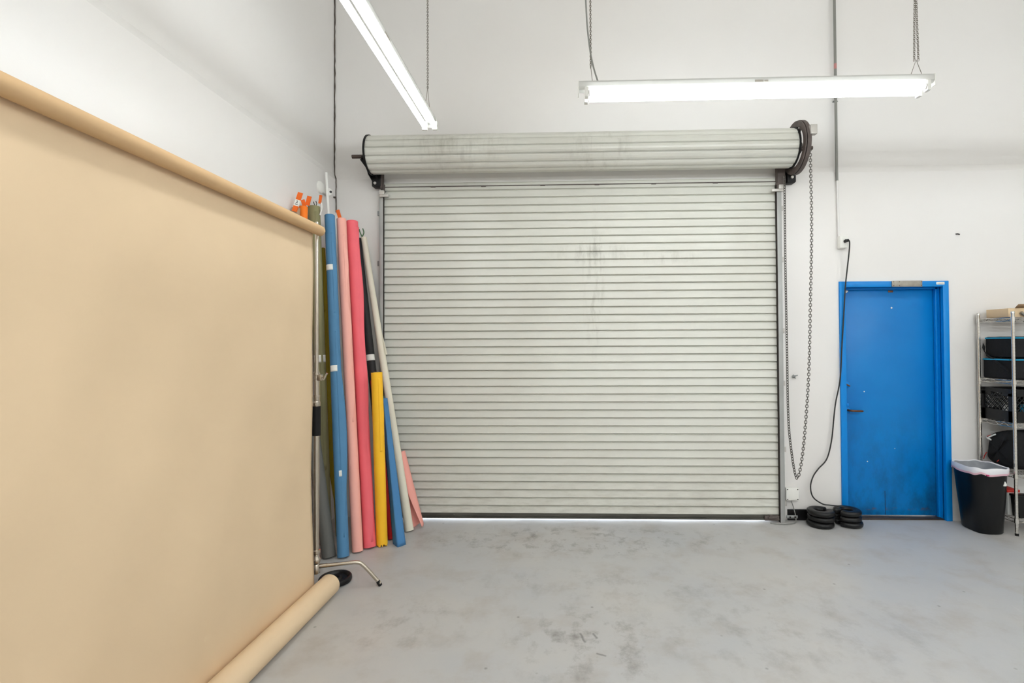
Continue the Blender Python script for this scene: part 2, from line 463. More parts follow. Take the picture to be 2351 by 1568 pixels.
# end rings
e = MB(); e.lathe([(DR + .003, -.004), (DR + .011, -.004), (DR + .011, .012), (DR + .003, .012)], (-1.72, DY, DZ), (1, 0, 0), 48, closed=True)
e.build('drum_ring', 'black_iron', sh)
e = MB(); e.lathe([(DR + .003, -.004), (DR + .011, -.004), (DR + .011, .01), (DR + .003, .01)], (2.008, DY, DZ), (1, 0, 0), 48, closed=True)
e.build('drum_ring', 'black_iron', sh)
# bell-mouth and lintel flap under the drum
MB().box((-1.655, CY - .012, 3.075), (1.95, CY - .006, 3.083), .001).build('lintel_strip', 'brown_iron', sh)
e = MB()
for x in (-1.22, -.75, -.2, .3, .82, 1.38): e.box((x, CY - .016, 3.07), (x + .045, CY - .005, 3.082), .002)
e.build('strip_clips', 'brown_iron', sh)
# shaft stubs
MB().tube([(-1.885, DY, DZ - .01), (-1.70, DY, DZ - .01)], .017, 16).build('shaft_end', 'shaft', sh)
MB().tube([(2.0, DY, DZ), (2.19, DY, DZ)], .017, 16).build('shaft_end', 'shaft', sh)
# left bracket: triangular gusset, long arm, foot plate
e = MB()
e.prism([(DY - .05, DZ - .03), (DY + .06, DZ - .03), (BY - .012, DZ - .12), (BY - .012, DZ - .2), (DY + .06, DZ - .15)], 'x', -1.765, -1.757)
e.tube([(-1.80, DY - .005, DZ - .03), (-1.735, DY + .05, DZ - .13)], .016, 8)
e.box((-1.79, DY - .03, DZ - .03), (-1.735, DY + .03, DZ - .015))
e.box((-1.752, DY - .006, DZ - .01), (-1.744, DY + .006, DZ + .05), .002)
e.tube([(-1.735, DY + .06, DZ - .1), (-1.70, BY - .06, 3.13)], .008, 8)
e.box((-1.760, BY - .09, 3.075), (-1.675, BY - .002, 3.22), .008)
bl = e.build('shutter_bracket', 'black_iron', sh)
MB().lathe([(0, 0), (.013, 0), (.012, .008), (0, .01)], (-1.728, BY - .09, 3.105), (0, -1, 0), 12).build('bolt', 'zinc', bl)
e = MB(); e.box((-1.682, BY - .085, 3.055), (-1.664, BY - .03, 3.21)); e.box((-1.676, BY - .078, 3.03), (-1.65, BY - .03, 3.10)); e.build('guide_funnel', 'brown_iron', sh)
e = MB(); e.box((1.945, BY - .095, 3.03), (2.01, BY - .04, 3.21)); e.box((1.94, BY - .09, 3.0), (1.97, BY - .04, 3.06)); e.build('guide_funnel', 'brown_iron', sh)
e = MB(); e.box((2.035, BY - .085, 3.06), (2.115, BY - .002, 3.2), .01)
e.prism([(DY - .04, DZ - .02), (DY + .05, DZ + .03), (BY - .012, DZ - .1), (BY - .012, DZ - .2), (DY + .06, DZ - .12)], 'x', 2.045, 2.053)
br = e.build('shutter_bracket', 'black_iron', sh)
MB().lathe([(0, 0), (.014, 0), (.012, .008), (0, .01)], (2.078, BY - .085, 3.105), (0, -1, 0), 12).build('bolt', 'zinc', br)
# chain wheel: big open iron hoop with spokes, and its pocket ring
WR = .222; wz = DZ + .002; wx = 2.035
e = MB()
e.lathe([(WR - .05, -.004), (WR, -.004), (WR, .004), (WR - .05, .004)], (wx, DY, wz), (1, 0, 0), 56, closed=True)
e.lathe([(WR - .014, -.002), (WR + .004, -.002), (WR + .004, .03), (WR - .014, .03)], (wx + .012, DY, wz), (1, 0, 0), 56, closed=True)
e.lathe([(.03, -.01), (.05, -.01), (.05, .05), (.03, .05)], (wx, DY, wz), (1, 0, 0), 24, closed=True)
for i in range(5):
    a = i * 2 * PI / 5 + .5; ca, sa = math.cos(a), math.sin(a)
    e.tube([(wx, DY + .045 * sa, wz + .045 * ca), (wx, DY + (WR - .04) * sa, wz + (WR - .04) * ca)], .011, 6)
whl = e.build('chain_wheel', 'brown_iron', sh)
e = MB(); e.lathe([(WR - .035, -.002), (WR - .02, -.002), (WR - .02, .002), (WR - .035, .002)], (wx + .045, DY, wz), (1, 0, 0), 56, closed=True)
e.build('pocket_ring', 'black_iron', whl)
e = MB(); e.box((wx + .03, DY - WR - .012, wz + .03), (wx + .085, DY - WR + .035, wz + .11), .004)
e.build('chain_guide', 'zinc', sh)
# guides: channel rails
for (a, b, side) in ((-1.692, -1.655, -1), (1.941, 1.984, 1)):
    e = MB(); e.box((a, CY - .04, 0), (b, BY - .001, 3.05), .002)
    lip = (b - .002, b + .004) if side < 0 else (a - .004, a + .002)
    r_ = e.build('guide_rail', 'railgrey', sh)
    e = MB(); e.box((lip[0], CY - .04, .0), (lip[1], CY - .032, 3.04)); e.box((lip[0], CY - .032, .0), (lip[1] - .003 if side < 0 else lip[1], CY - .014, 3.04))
    e.build('shaded_rail_lip', 'dark' if side < 0 else 'dark', r_)  # lip coloured dark to stand in for the shaded gap at the curtain
    e = MB(); fx = (a - .03, a) if side < 0 else (b, b + .032)
    e.box((fx[0], BY - .008, 0.02), (fx[1], BY - .0005, 3.05), .001)
    e.build('mounting_flange', 'railgrey' if side < 0 else 'white_metal', r_)
    e = MB()
    for z in (.13, .62, 1.22, 1.70, 2.35, 2.82):
        x_ = fx[0] + .002 if side < 0 else fx[1] - .004
        e.box((x_ - .012, BY - .02, z), (x_ + .012, BY - .008, z + .045), .002)
    e.build('wall_clips', 'galv' if side < 0 else 'zinc', r_)
# stop lugs at the top of each guide
for a, b in ((-1.685, -1.60), (1.89, 2.0)):
    e = MB(); e.box((a, CY - .062, 2.975), (b, CY - .04, 3.0), .004)
    e.box((a if a < 0 else b - .05, CY - .07, 2.995), ((a + .045) if a < 0 else b, CY - .04, 3.035), .005)
    e.build('stop_lug', 'zinc', sh)
# foot tabs of the right guide
e = MB(); e.box((1.998, CY - .03, .035), (2.10, CY - .022, .062), .006)
tb = e.build('foot_tab', 'galv', sh)
e = MB()
for x in (2.03, 2.075): e.lathe([(0, 0), (.008, 0), (.008, .003), (0, .003)], (x, CY - .030, .048), (0, -1, 0), 10)
e.build('tab_holes', 'dark', tb)
# bottom bar
e = MB(); e.box((-1.655, CY - .012, .022), (1.95, CY + .02, .063)); e.box((-1.655, CY - .032, .020), (1.95, CY - .01, .030), .002); e.box((-1.655, CY - .02, .038), (1.95, CY - .01, .042))
bb = e.build('bottom_bar', 'barend', sh, smooth=False)
e = MB(); e.box((1.80, CY - .045, .018), (1.93, CY - .02, .062), .006); e.tube([(1.83, CY - .05, .045), (1.90, CY - .05, .048)], .008, 8); e.box((1.84, CY - .05, .03), (1.87, CY - .03, .07), .004)
e.build('slide_lock', 'brown_iron', bb)
# hand chain
def chain_links(mb, pts, pitch, length, width, wire, seg=6, n=8):
    pts = [Vector(p) for p in pts]
    cum = [0]
    for a, b in zip(pts, pts[1:]): cum.append(cum[-1] + (b - a).length)
    k = 0; s = 0
    while s < cum[-1]:
        i = max(j for j in range(len(cum)) if cum[j] <= s); i = min(i, len(pts) - 2)
        t = (s - cum[i]) / max(1e-6, cum[i + 1] - cum[i]); p = pts[i].lerp(pts[i + 1], t); d = (pts[i + 1] - pts[i]).normalized()
        u = Vector((1, 0, 0)) - d * d.x; u.normalize(); v = d.cross(u)
        ang = .35 if k % 2 else .35 + PI / 2
        q = u * math.cos(ang) + v * math.sin(ang)
        ring = []
        for j in range(n):
            a = 2 * PI * j / n
            ring.append(p + d * (length / 2 * math.sin(a)) + q * (width / 2 * math.copysign(abs(math.cos(a)) ** .7, math.cos(a))))
        mb.tube(ring, wire, seg, closed=True)
        k += 1; s += pitch
pts = []
def cat(p, n_=14):
    out = []; q = [p[0]] + list(p) + [p[-1]]
    for i in range(1, len(q) - 2):
        a, b, c_, d = [Vector(x) for x in q[i - 1:i + 3]]
        for j in range(n_):
            t = j / n_; out.append(.5 * ((2 * b) + (c_ - a) * t + (2 * a - 5 * b + 4 * c_ - d) * t * t + (3 * b - 3 * c_ + d - a) * t ** 3))
    out.append(Vector(p[-1])); return out
path = cat([(2.085, 4.25, 3.3), (2.09, 4.25, 2.6), (2.085, 4.28, 1.9), (2.075, 4.30, 1.35), (2.045, 4.31, .9), (2.015, 4.315, .62), (1.985, 4.32, .475), (1.965, 4.325, .49), (1.948, 4.35, .66), (1.945, 4.40, .95), (1.962, 4.45, 1.5), (1.975, 4.49, 2.3), (1.985, 4.51, 3.1)])
e = MB(); chain_links(e, path, .0225, .031, .020, .0030, 5, 8); e.build('hand_chain', 'chain', sh)
e = MB(); e.tube(cat([(2.082, 4.235, wz + .03), (2.085, 4.24, wz - .05)]), .006, 6); e.build('chain_pocket', 'chain', sh)

# ------------------------------------------------------------------ strip lights
def strip_light():
    L = 2.28
    r = thing('strip_light', '', 'ceiling light', (0, 0, 0), None)
    e = MB(); e.prism([(-.034, 0), (-.036, -.010), (-.036, -.035), (-.024, -.052), (.024, -.052), (.036, -.035), (.036, -.010), (.034, 0)], 'x', -L / 2, L / 2)
    hs = e.build('housing', 'housing', r, smooth=False)
    e = MB(); e.box((.0, -.0376, -.032), (.055, -.0350, -.018)); e.box((.06, -.0376, -.031), (.085, -.0350, -.019)); e.build('rating_label', 'plate_steel', hs)
    for y in (-.040, .040):
        e = MB(); e.lathe([(0, 0), (.019, 0), (.019, L - .14), (0, L - .14)], (-L / 2 + .07, y, -.086), (1, 0, 0), 20)
        e.build('fluorescent_tube', 'tube', r)
        e = MB()
        for x in (-L / 2 + .052, L / 2 - .07): e.lathe([(0, 0), (.0185, 0), (.0185, .018), (0, .018)], (x, y, -.086), (1, 0, 0), 16)
        e.build('tube_cap', 'zinc', r)
    for sx in (-1, 1):
        e = MB()
        for y in (-.040, .040):
            e.box((sx * (L / 2 - .05) - .012, y - .020, -.116), (sx * (L / 2 - .05) + .012, y + .020, -.050), .004)
        e.box((min(sx * L / 2, sx * (L / 2 + .005)), -.040, -.075), (max(sx * L / 2, sx * (L / 2 + .005)), .040, 0), .001)
        e.build('lamp_socket', 'white_plastic', r)
    return r
sl = strip_light()
def susp(parent, x0, zt, double=False, vdx=.1, vh=.1, single=False):
    """chain with a wire V hooked into the housing at local x0"""
    e = MB()
    if single: e.tube([(x0 + vdx, 0, .0), (x0, 0, vh)], .0022, 6)
    else: e.tube([(x0 - vdx, 0, -.0), (x0 - vdx, 0, .012), (x0, 0, vh), (x0 + vdx * .9, 0, .025), (x0 + vdx * .9, 0, .0)], .0022, 6)
    if double:
        chain_links(e, [(x0 - .012, 0, vh), (x0 - .006, .002, vh + .25), (x0, 0, vh + .45)], .014, .02, .012, .0022, 4, 6)
        chain_links(e, [(x0 + .014, 0, vh), (x0 + .012, .002, vh + .2), (x0 + .006, 0, vh + .45)], .014, .02, .012, .0022, 4, 6)
        chain_links(e, [(x0, 0, vh + .4), (x0 + .004, 0, zt)], .014, .02, .012, .0022, 4, 6)
    else: chain_links(e, [(x0, 0, vh), (x0, 0, zt)], .014, .02, .012, .0022, 4, 6)
    return e.build('hanging_chain', 'chain_light', parent)
ZL = 3.338
specs = [((1.255, 3.30, ZL), 0, 'long lit white strip light hanging straight across, right of the shutter top'),
         ((-1.03, 2.77, ZL + .065), PI / 2, 'lit white strip light hanging near the left wall, pointing at the shutter'),
         ((-1.03, .20, ZL), PI / 2, 'unseen strip light added as fill above the near end of the tan backdrop'),
         ((1.255, .75, ZL), 0, 'unseen strip light added as fill overhead in front of the camera'),
         ((4.40, 3.30, ZL), 0, 'unseen strip light added as fill above the wire shelf, in line with the one beside the shutter'),
         ((4.40, .75, ZL), 0, 'unseen strip light added as fill along the right side, level with the camera'),
         ((1.255, -1.9, ZL), 0, 'unseen strip light added as fill across the middle, behind the camera'),
         ((4.40, -1.9, ZL), 0, 'unseen strip light added as fill in the far right rear of the room')]
lights = [sl]
for i in range(1, len(specs)): lights.append(dup(sl))  # fixtures past the second are out of view, added to fill the room's light
for o, (loc, rz, lab) in zip(lights, specs):
    o.location = loc; o.rotation_euler = (0, 0, rz); o['label'] = lab; o['group'] = 'hanging strip lights'
# near tubes weakened, unseen rear ones boosted to even out the light
for i, o in enumerate(lights):
    mm = M['tube_dim'] if i == 4 else M['tube_weak'] if i in (0, 1, 2) else M['tube_boost'] if i in (6, 7) else M['tube']
    for c_ in o.children:
        if c_.name.startswith('fluorescent_tube'):
            c_.data = c_.data.copy(); c_.data.materials[0] = mm
susp(lights[0], -1.06, TOP - ZL, vdx=.012, vh=.11, single=True)
susp(lights[0], 1.05, TOP - ZL, double=True, vdx=.035, vh=.11)
susp(lights[1], 1.03, TOP - ZL - .065, vdx=.07, vh=.19)
for o in lights[2:]:
    for x in (-1.05, 1.05): susp(o, x, TOP - ZL, vdx=.04, vh=.1)
e = MB(); e.tube(cat([(.25 - 1.26 , 0, 0), (.215 - 1.26, 0, .12), (.19 - 1.26, 0, .27), (.172 - 1.26, 0, .5), (.16 - 1.26, 0, 1.0), (.16 - 1.26, 0, TOP - ZL)]), .0055, 8)
e.build('supply_cord', 'pipe', lights[0])

# ------------------------------------------------------------------ conduit, outlet, cable, junction box
t = thing('conduit', 'thin grey metal conduit running up the back wall above the blue door', 'pipe', (2.515, BY, 2.57))
e = MB(); e.tube([(2.513, BY - .012, TOP), (2.513, BY - .012, LED1), (2.513, BY - .012, LED0 - .03), (2.514, BY - .012, LED0 - .08)], .0115, 12); e.build('metal_pipe', 'pipe', t)
e = MB(); e.tube([(2.514, BY - .012, LED0 - .05), (2.522, BY - .012, 2.57)], .009, 12); e.build('painted_pipe', 'wall', t)
e = MB(); e.tube([(2.513, BY - .012, 3.85), (2.513, BY - .012, 3.90)], .014, 12); e.box((2.505, BY + REC - .02, 3.83), (2.545, BY + REC, 3.838)); e.build('pipe_clip', 'galv', t)
e = MB(); e.tube([(2.513, BY - .012, 4.12), (2.513, BY - .012, 4.17)], .0118, 12, caps=False); e.build('paint_smear', 'pink_mark', t)
t = thing('power_outlet', 'white surface-mounted wall outlet above the blue door with a black plug in it', 'power outlet', (2.545, BY, 2.47))
MB().box((2.513, BY - .045, 2.465), (2.575, BY, 2.58), .004).build('outlet_box', 'white_plastic', t)
e = MB(); e.box((2.516, BY - .05, 2.47), (2.585, BY - .044, 2.576), .003); op = e.build('face_plate', 'white_plastic', t)
t = thing('extension_cable', 'black cable dropping from the wall outlet past the blue door frame to the weight stacks', 'cable', (2.57, BY, 0))
e = MB(); e.tube([(2.555, BY - .052, 2.525), (2.562, BY - .085, 2.527)], .014, 10); e.tube([(2.556, BY - .055, 2.537), (2.585, BY - .062, 2.537)], .008, 8); e.build('plug', 'cable', t)
cb = cat([(2.562, BY - .085, 2.527), (2.575, BY - .09, 2.515), (2.582, BY - .07, 2.43), (2.575, BY - .04, 2.24), (2.562, BY - .035, 2.1), (2.548, BY - .03, 1.85), (2.53, BY - .03, 1.6), (2.508, BY - .03, 1.28), (2.468, BY - .03, 1.08), (2.45, BY - .03, .95), (2.425, BY - .03, .73), (2.38, BY - .03, .56), (2.30, BY - .035, .47), (2.25, BY - .04, .40), (2.225, BY - .045, .31), (2.245, BY - .05, .22), (2.32, BY - .06, .165), (2.38, BY - .075, .158), (2.43, BY - .09, .157), (2.485, BY - .115, .156)], 8)
MB().tube(cb, .0058, 8).build('cord', 'cable', t)
t = thing('junction_box', 'small white square junction box low on the wall beside the shutter guide', 'junction box', (2.06, BY, .18))
e = MB(); e.box((2.008, BY - .045, .187), (2.122, BY, .30), .006); jb = e.build('box_body', 'white_plastic', t)
e = MB()
for x in (2.02, 2.11):
    for z in (.199, .288): e.lathe([(0, 0), (.005, 0), (.005, .002), (0, .002)], (x, BY - .046, z), (0, -1, 0), 8)
e.build('cover_screws', 'dark', jb)
e = MB(); e.tube(cat([(2.055, BY - .03, .19), (2.075, BY - .04, .12), (2.082, BY - .06, .05), (2.06, BY - .10, .012), (1.98, BY - .125, .006), (1.90, BY - .125, .006), (1.84, BY - .10, .006)]), .0042, 8); e.build('grey_lead', 'pipe', t)
e = MB(); e.box((2.095, BY - .012, 1.29), (2.12, BY, 1.315), .002); e.tube([(2.085, BY - .015, 1.30), (2.135, BY - .02, 1.315)], .005, 6); e.tube([(2.10, BY - .012, 1.32), (2.11, BY - .03, 1.285)], .004, 6)
tag(e.build('chain_cleat', 'galv'), 'tiny grey metal cleat screwed to the wall between the two chain strands', 'cleat')
e = MB(); e.tube([(3.575, BY + .005, 2.592), (3.583, BY - .012, 2.59), (3.597, BY - .018, 2.583)], .006, 6)
tag(e.build('wall_screw', 'ink'), 'small dark screw sticking out of the bare wall above right of the blue door', 'screw')

# ------------------------------------------------------------------ tan paper backdrop
XP = -1.60
bd = thing('paper_backdrop', 'tan seamless paper backdrop hanging from a tube, its foot rolled up on the floor', 'backdrop', (-1.57, 1.8, 0))
YA, YB = .42, 3.155
ca_, cb_ = Vector((-1.598, .40, .066)), Vector((-1.513, 3.215, .066))   # floor roll axis ends
def roll_x(y): return ca_.x + (cb_.x - ca_.x) * (y - ca_.y) / (cb_.y - ca_.y)
def smooth01(t): t = max(0, min(1, t)); return t * t * (3 - 2 * t)
def sheet(u, v):
    y = YA + (YB - YA) * u; zz = .055 + (2.352 - .055) * v
    xt = XP; xb = roll_x(y) - .0685
    x = xb + (xt - xb) * smooth01((zz - .06) / .8)
    amp = math.sin(PI * min(1, max(0, (zz - .1) / 2.15))) ** .6 if .1 < zz < 2.25 else 0
    s_ = y * .9 + zz * .8
    x += amp * (.010 * math.sin(3.1 * s_ + .6) + .007 * math.sin(6.7 * (y * .75 + zz * .62) + 1.1) + .004 * math.sin(11 * (y - .55 * zz)) )
    # the hanging sheet bellies out below the tube and is pulled in at its free edge
    x += .016 * math.exp(-((zz - 1.98) / .22) ** 2) * smooth01((YB - y) / .5)
    return Vector((x, y, zz))
MB().grid(sheet, 110, 110).build('paper_sheet', 'backdrop', bd, solid=.0008)
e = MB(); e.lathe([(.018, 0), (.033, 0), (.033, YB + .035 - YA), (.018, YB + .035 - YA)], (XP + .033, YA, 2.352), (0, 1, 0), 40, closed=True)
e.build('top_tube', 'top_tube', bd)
e = MB(); d_ = (cb_ - ca_); Lr = d_.length
e.lathe([(.036, 0), (.066, 0), (.066, Lr * .4), (.0665, Lr), (.036, Lr)], ca_, d_, 48, closed=True)
rl = e.build('bottom_roll', 'backdrop', bd)
e = MB(); e.lathe([(.031, .01), (.0358, .01), (.0358, Lr - .01), (.031, Lr - .01)], ca_, d_, 32, closed=True); e.build('roll_core', 'core', rl)

# ------------------------------------------------------------------ light stand behind the backdrop edge
SX, SY = -1.617, 3.245
st = thing('c_stand', 'chrome light stand with black grip holding the right end of the backdrop tube', 'light stand', (SX, SY, 0))
e = MB(); e.lathe([(0, 0), (.0125, 0), (.0125, .98), (0, .98)], (SX, SY, 1.43), (0, 0, 1), 20); e.lathe([(0, 0), (.014, .0), (.014, .03), (.008, .04), (0, .04)], (SX, SY, 2.385), (0, 0, 1), 16); e.build('upper_riser', 'nickel', st)
e = MB(); e.lathe([(0, 0), (.017, 0), (.017, .78), (0, .78)], (SX, SY, .66), (0, 0, 1), 20); e.build('middle_riser', 'nickel', st)
e = MB(); e.lathe([(0, 0), (.0175, 0), (.0175, .72), (0, .72)], (SX, SY, .20), (0, 0, 1), 20); e.build('lower_column', 'nickel', st)
e = MB(); e.lathe([(0, 0), (.026, 0), (.026, .19), (0, .19)], (SX, SY, 1.02), (0, 0, 1), 24); e.build('foam_grip', 'grip', st)
e = MB(); e.lathe([(0, 0), (.021, 0), (.024, .01), (.024, .03), (.020, .035), (.020, .055), (.022, .06), (.022, .075), (0, .075)], (SX, SY, 1.21), (0, 0, 1), 24); e.build('column_collar', 'nickel', st)
e = MB(); e.lathe([(0, 0), (.022, 0), (.022, .014), (.018, .017), (.018, .04), (.022, .043), (.022, .056), (0, .056)], (SX, SY, 1.375), (0, 0, 1), 24)
e.box((SX + .01, SY - .02, 1.38), (SX + .04, SY + .01, 1.42), .004); col = e.build('riser_clamp', 'nickel', st)
e = MB(); e.tube([(SX + .03, SY - .005, 1.40), (SX + .055, SY - .01, 1.405)], .006, 8); e.tube([(SX + .05, SY - .01, 1.385), (SX + .075, SY - .01, 1.43)], .007, 8); e.build('clamp_knob', 'nickel', col)
e = MB()
e.tube([(SX - .015, SY + .01, 2.36), (SX + .02, SY - .02, 2.36)], .012, 8)
e.tube([(SX, SY - .005, 2.352), (XP + .033, YB + .02, 2.352)], .014, 12); e.build('tube_hook', 'nickel', st)
e = MB(); e.lathe([(0, 0), (.022, 0), (.027, .01), (.027, .03), (.020, .04), (.020, .06), (.026, .065), (.026, .085), (.019, .09), (0, .09)], (SX, SY, .19), (0, 0, 1), 20)
e.lathe([(0, 0), (.024, .0), (.024, .05), (.018, .06), (0, .06)], (SX, SY, .125), (0, 0, 1), 20); e.build('leg_hub', 'nickel', st)
def stand_leg(ang, z0, z1):
    ca, sa = math.cos(ang), math.sin(ang)
    def P(r, z): return (SX + ca * r, SY + sa * r, z)
    pts = cat([P(.02, z0), P(.12, z0 + .002), P(.215, z0 + .004), P(.255, z0 + .001), P(.285, z0 - .014), P(.345, (z0) * .50), P(.397, .016)], 8)
    lg = MB().tube(pts, .0122, 14).build('leg', 'nickel', st)
    a_, b_ = Vector(P(.383, .035)), Vector(P(.401, .0))
    b_.z = .003
    MB().tube([a_, b_], .0132, 14).build('rubber_tip', 'rubber', lg)
    MB().tube([P(.018, z0), P(.065, z0 + .001)], .014, 14).build('leg_socket', 'nickel', lg)
stand_leg(math.radians(14), .168, 0)
stand_leg(math.radians(134), .19, 0)
stand_leg(math.radians(205), .145, 0)

# ------------------------------------------------------------------ round black weights
def weight(name):
    prof = [(.020, .008), (.026, .002), (.060, .0), (.092, .0), (.104, .005), (.108, .016), (.107, .030), (.101, .038), (.092, .039), (.084, .034), (.078, .022), (.046, .019), (.040, .030), (.034, .034), (.024, .033), (.019, .022)]
    e = MB(); e.lathe(prof, (0, 0, 0), (0, 0, 1), 48, closed=True)
    return e.build(name, 'rubber', None, origin=(0, 0, 0))
wp = weight('weight_plate')
tag(wp, 'flat black weight plate alone on the floor behind the rolled-up end of the tan backdrop', 'weight plate')
wp.location = (-1.556, 3.388, .001)
def weight2(slot):
    """thick doughnut weight with an open slot running out through one side"""
    e = MB(); R, r, hz_ = .077, .034, .0245; n = 44; m = 14; gap = .16
    rings = []
    for i in range(n + 1):
        a = slot + gap + (2 * PI - 2 * gap) * i / n
        k_ = min(1, min(i, n - i) / 1.5 + .55)
        rings.append([e.bm.verts.new((math.cos(a) * (R + r * k_ * math.copysign(abs(math.cos(b)) ** .75, math.cos(b))), math.sin(a) * (R + r * k_ * math.copysign(abs(math.cos(b)) ** .75, math.cos(b))), hz_ + hz_ * k_ * math.copysign(abs(math.sin(b)) ** .75, math.sin(b)))) for b in [2 * PI * j / m for j in range(m)]])
    for i in range(n):
        for j in range(m): e.bm.faces.new((rings[i][j], rings[i][(j + 1) % m], rings[i + 1][(j + 1) % m], rings[i + 1][j]))
    e.bm.faces.new(rings[0]); e.bm.faces.new(rings[-1][::-1])
    return e.build('doughnut_weight', 'rubber', None, origin=(0, 0, 0))
wd = weight2(0)
stk = [((2.262, 4.505), .25, ('bottom', 'middle', 'top'), 'stack of three nearer the shutter'),
       ((2.503, 4.525), PI + .15, ('bottom', 'middle', 'top'), 'stack of three against the blue door frame')]
first = True
for (x, y), a0, names, where in stk:
    for i, nm in enumerate(names):
        lab = f'thick black slotted weight, {nm} of the {where}'
        o = wd if first else dup(wd)
        first = False
        o.location = (x + (-.006, .004, -.003)[i] + (.018 if (i == 0 and x > 2.4) else 0), y + (0, .003, -.003)[i], .0008 + i * .0492); o.rotation_euler = (0, 0, a0 + i * .08)
        tag(o, lab, 'weight', 'stacked black weights on the floor')

# ------------------------------------------------------------------ paper rolls in the corner
def axis_frame(B, T):
    d = (T - B).normalized(); v = Vector((0, 1, 0)); u = (v - d * d.dot(v)).normalized()   # u: away from camera
    return d, u, d.cross(u)                                                               # third: towards -x.. see below
def paper_roll(label, B, T, r, rgb, r2=None, bands=(), flaps=(), core=True, name='paper_roll', ragged=False, group='coloured paper rolls leaning in the corner', stickers=(), bmat=None, tone=.06):
    B, T = Vector(B), Vector(T); L = (T - B).length; d, u, w_ = axis_frame(B, T)
    right = -w_ if w_.x < 0 else w_
    t = thing(name, label, 'paper roll', tuple(B), group)
    m = bmat or paper_material('roll_paper', rgb, .6, tone)
    r2 = r2 or r
    # spiral-wound body
    e = MB(); seg = 44; rows = []
    nz = 26
    ph = random.random() * 6
    lo = max(0.0, r * math.sqrt(max(0, 1 - d.z * d.z)))      # lift so the tilted foot just touches the floor
    for j in range(nz + 1):
        t_ = j / nz; base = B + Vector((0, 0, lo)) + (T - B - Vector((0, 0, lo))) * t_
        ring = []
        for k in range(seg):
            a = 2 * PI * k / seg
            rr = (r + (r2 - r) * t_) * (1 + .012 * math.sin(2 * a + ph + 3 * t_) + .008 * math.sin(3 * a - 5 * t_ + ph))
            q = base + (right * math.cos(a) + u * math.sin(a)) * rr
            if j == 0 and ragged: q += d * random.uniform(-.004, .02)
            ring.append(e.bm.verts.new(q))
        rows.append(ring)
    for j in range(nz):
        for k in range(seg): e.bm.faces.new((rows[j][k], rows[j][(k + 1) % seg], rows[j + 1][(k + 1) % seg], rows[j + 1][k]))
    # annular ends
    for row, sgn, base in ((rows[0], 1, B + Vector((0, 0, lo))), (rows[-1], -1, T)):
        inner = [e.bm.verts.new(base + (v.co - base) * .62) for v in row]
        deep = [e.bm.verts.new(v.co + d * sgn * .05) for v in inner]
        for k in range(seg):
            q = (k + 1) % seg
            e.bm.faces.new((row[k], row[q], inner[q], inner[k])); e.bm.faces.new((inner[k], inner[q], deep[q], deep[k]))
        e.bm.faces.new(deep)
    body = e.build('rolled_paper', m, t)
    if core:
        e = MB(); rc = min(r, r2) * .55
        e.lathe([(rc * .85, -.045), (rc, -.045), (rc, .004), (rc * .85, .004)], T, d, 24, closed=True); e.build('core', 'core', t)
    for s0, s1, a0, a1 in bands:                              # tape bands (distance from the foot, angles from right)
        e = MB(); n = 20
        def bf(uu, vv, s0=s0, s1=s1, a0=a0, a1=a1):
            s_ = s0 + (s1 - s0) * vv; a = math.radians(a0 + (a1 - a0) * uu); base = B.lerp(T, s_ / L)
            return base + (right * math.cos(a) + u * math.sin(a)) * ((r + (r2 - r) * s_ / L) * 1.022 + .0006)
        e.grid(bf, n, 4); e.build('tape_band', 'label', body, solid=.0006)
    for (s0, s1, ang, wf, m2) in flaps:                       # loose outer edge of the paper
        e = MB()
        def ff(uu, vv, s0=s0, s1=s1, ang=ang, wf=wf):
            s_ = s0 + (s1 - s0) * vv; a = math.radians(ang); base = B.lerp(T, s_ / L)
            rad = right * math.cos(a) + u * math.sin(a); tan = -right * math.sin(a) + u * math.cos(a)
            tan = tan if tan.dot(right) > 0 else -tan
            wd_ = wf(vv) * uu
            return base + rad * (r * 1.01) + tan * wd_ + rad * (-3.0 * wd_ * wd_)
        e.grid(ff, 5, 40); e.build('loose_paper_edge', m2 or m, body, solid=.0006)
    return t
S = math.sin
BLUE, LPINK, PINK, YEL = (82, 132, 172), (244, 178, 164), (238, 108, 118), (250, 192, 48)
pm_red = paper_material('paper_shadow_side', (206, 44, 36), .6)
paper_roll('tall blue paper roll with two white tape bands, leaning beside the stand', (-1.672, 3.775, 0), (-1.985, 4.205, 2.715), .0425, BLUE, .0415,
           bands=((2.27, 2.32, -170, 0), (1.42, 1.47, -130, -20), (.60, .645, -75, -30)),
           flaps=((.15, 1.75, -60, lambda v: .012 + .048 * S(PI * v) ** 1.3, None), (1.9, 2.6, -60, lambda v: .010 + .026 * S(PI * v), None)))
paper_roll('tall pale pink paper roll standing right of the tall blue roll', (-1.604, 3.875, 0), (-1.915, 4.275, 2.70), .0405, LPINK, .040, tone=.03,
           flaps=((1.0, 2.6, -60, lambda v: .014 + .022 * S(3 * PI * v) ** 2, None),))
paper_roll('tall hot pink paper roll with a loose edge, right of the pale pink roll', (-1.540, 3.955, 0), (-1.865, 4.375, 2.70), .0475, PINK, .052,
           flaps=((.05, 2.69, -62, lambda v: .026 + .022 * min(1, v * 1.6) + .012 * S(3.2 * PI * v) ** 2, None),))
paper_roll('short yellow paper roll with a crumpled foot standing before the black roll', (-1.456, 4.00, 0), (-1.524, 4.06, 1.385), .044, YEL, .044, ragged=True, name='paper_roll',
           flaps=((.75, 1.34, -60, lambda v: .018 + .022 * S(PI * v), None),))
paper_roll('tall black paper roll with white tape, partly hidden by the yellow roll', (-1.478, 4.235, 0), (-1.905, 4.60, 2.60), .046, (44, 43, 44), .029,
           bands=((1.50, 1.555, -170, 0), (2.12, 2.17, -160, -110)))
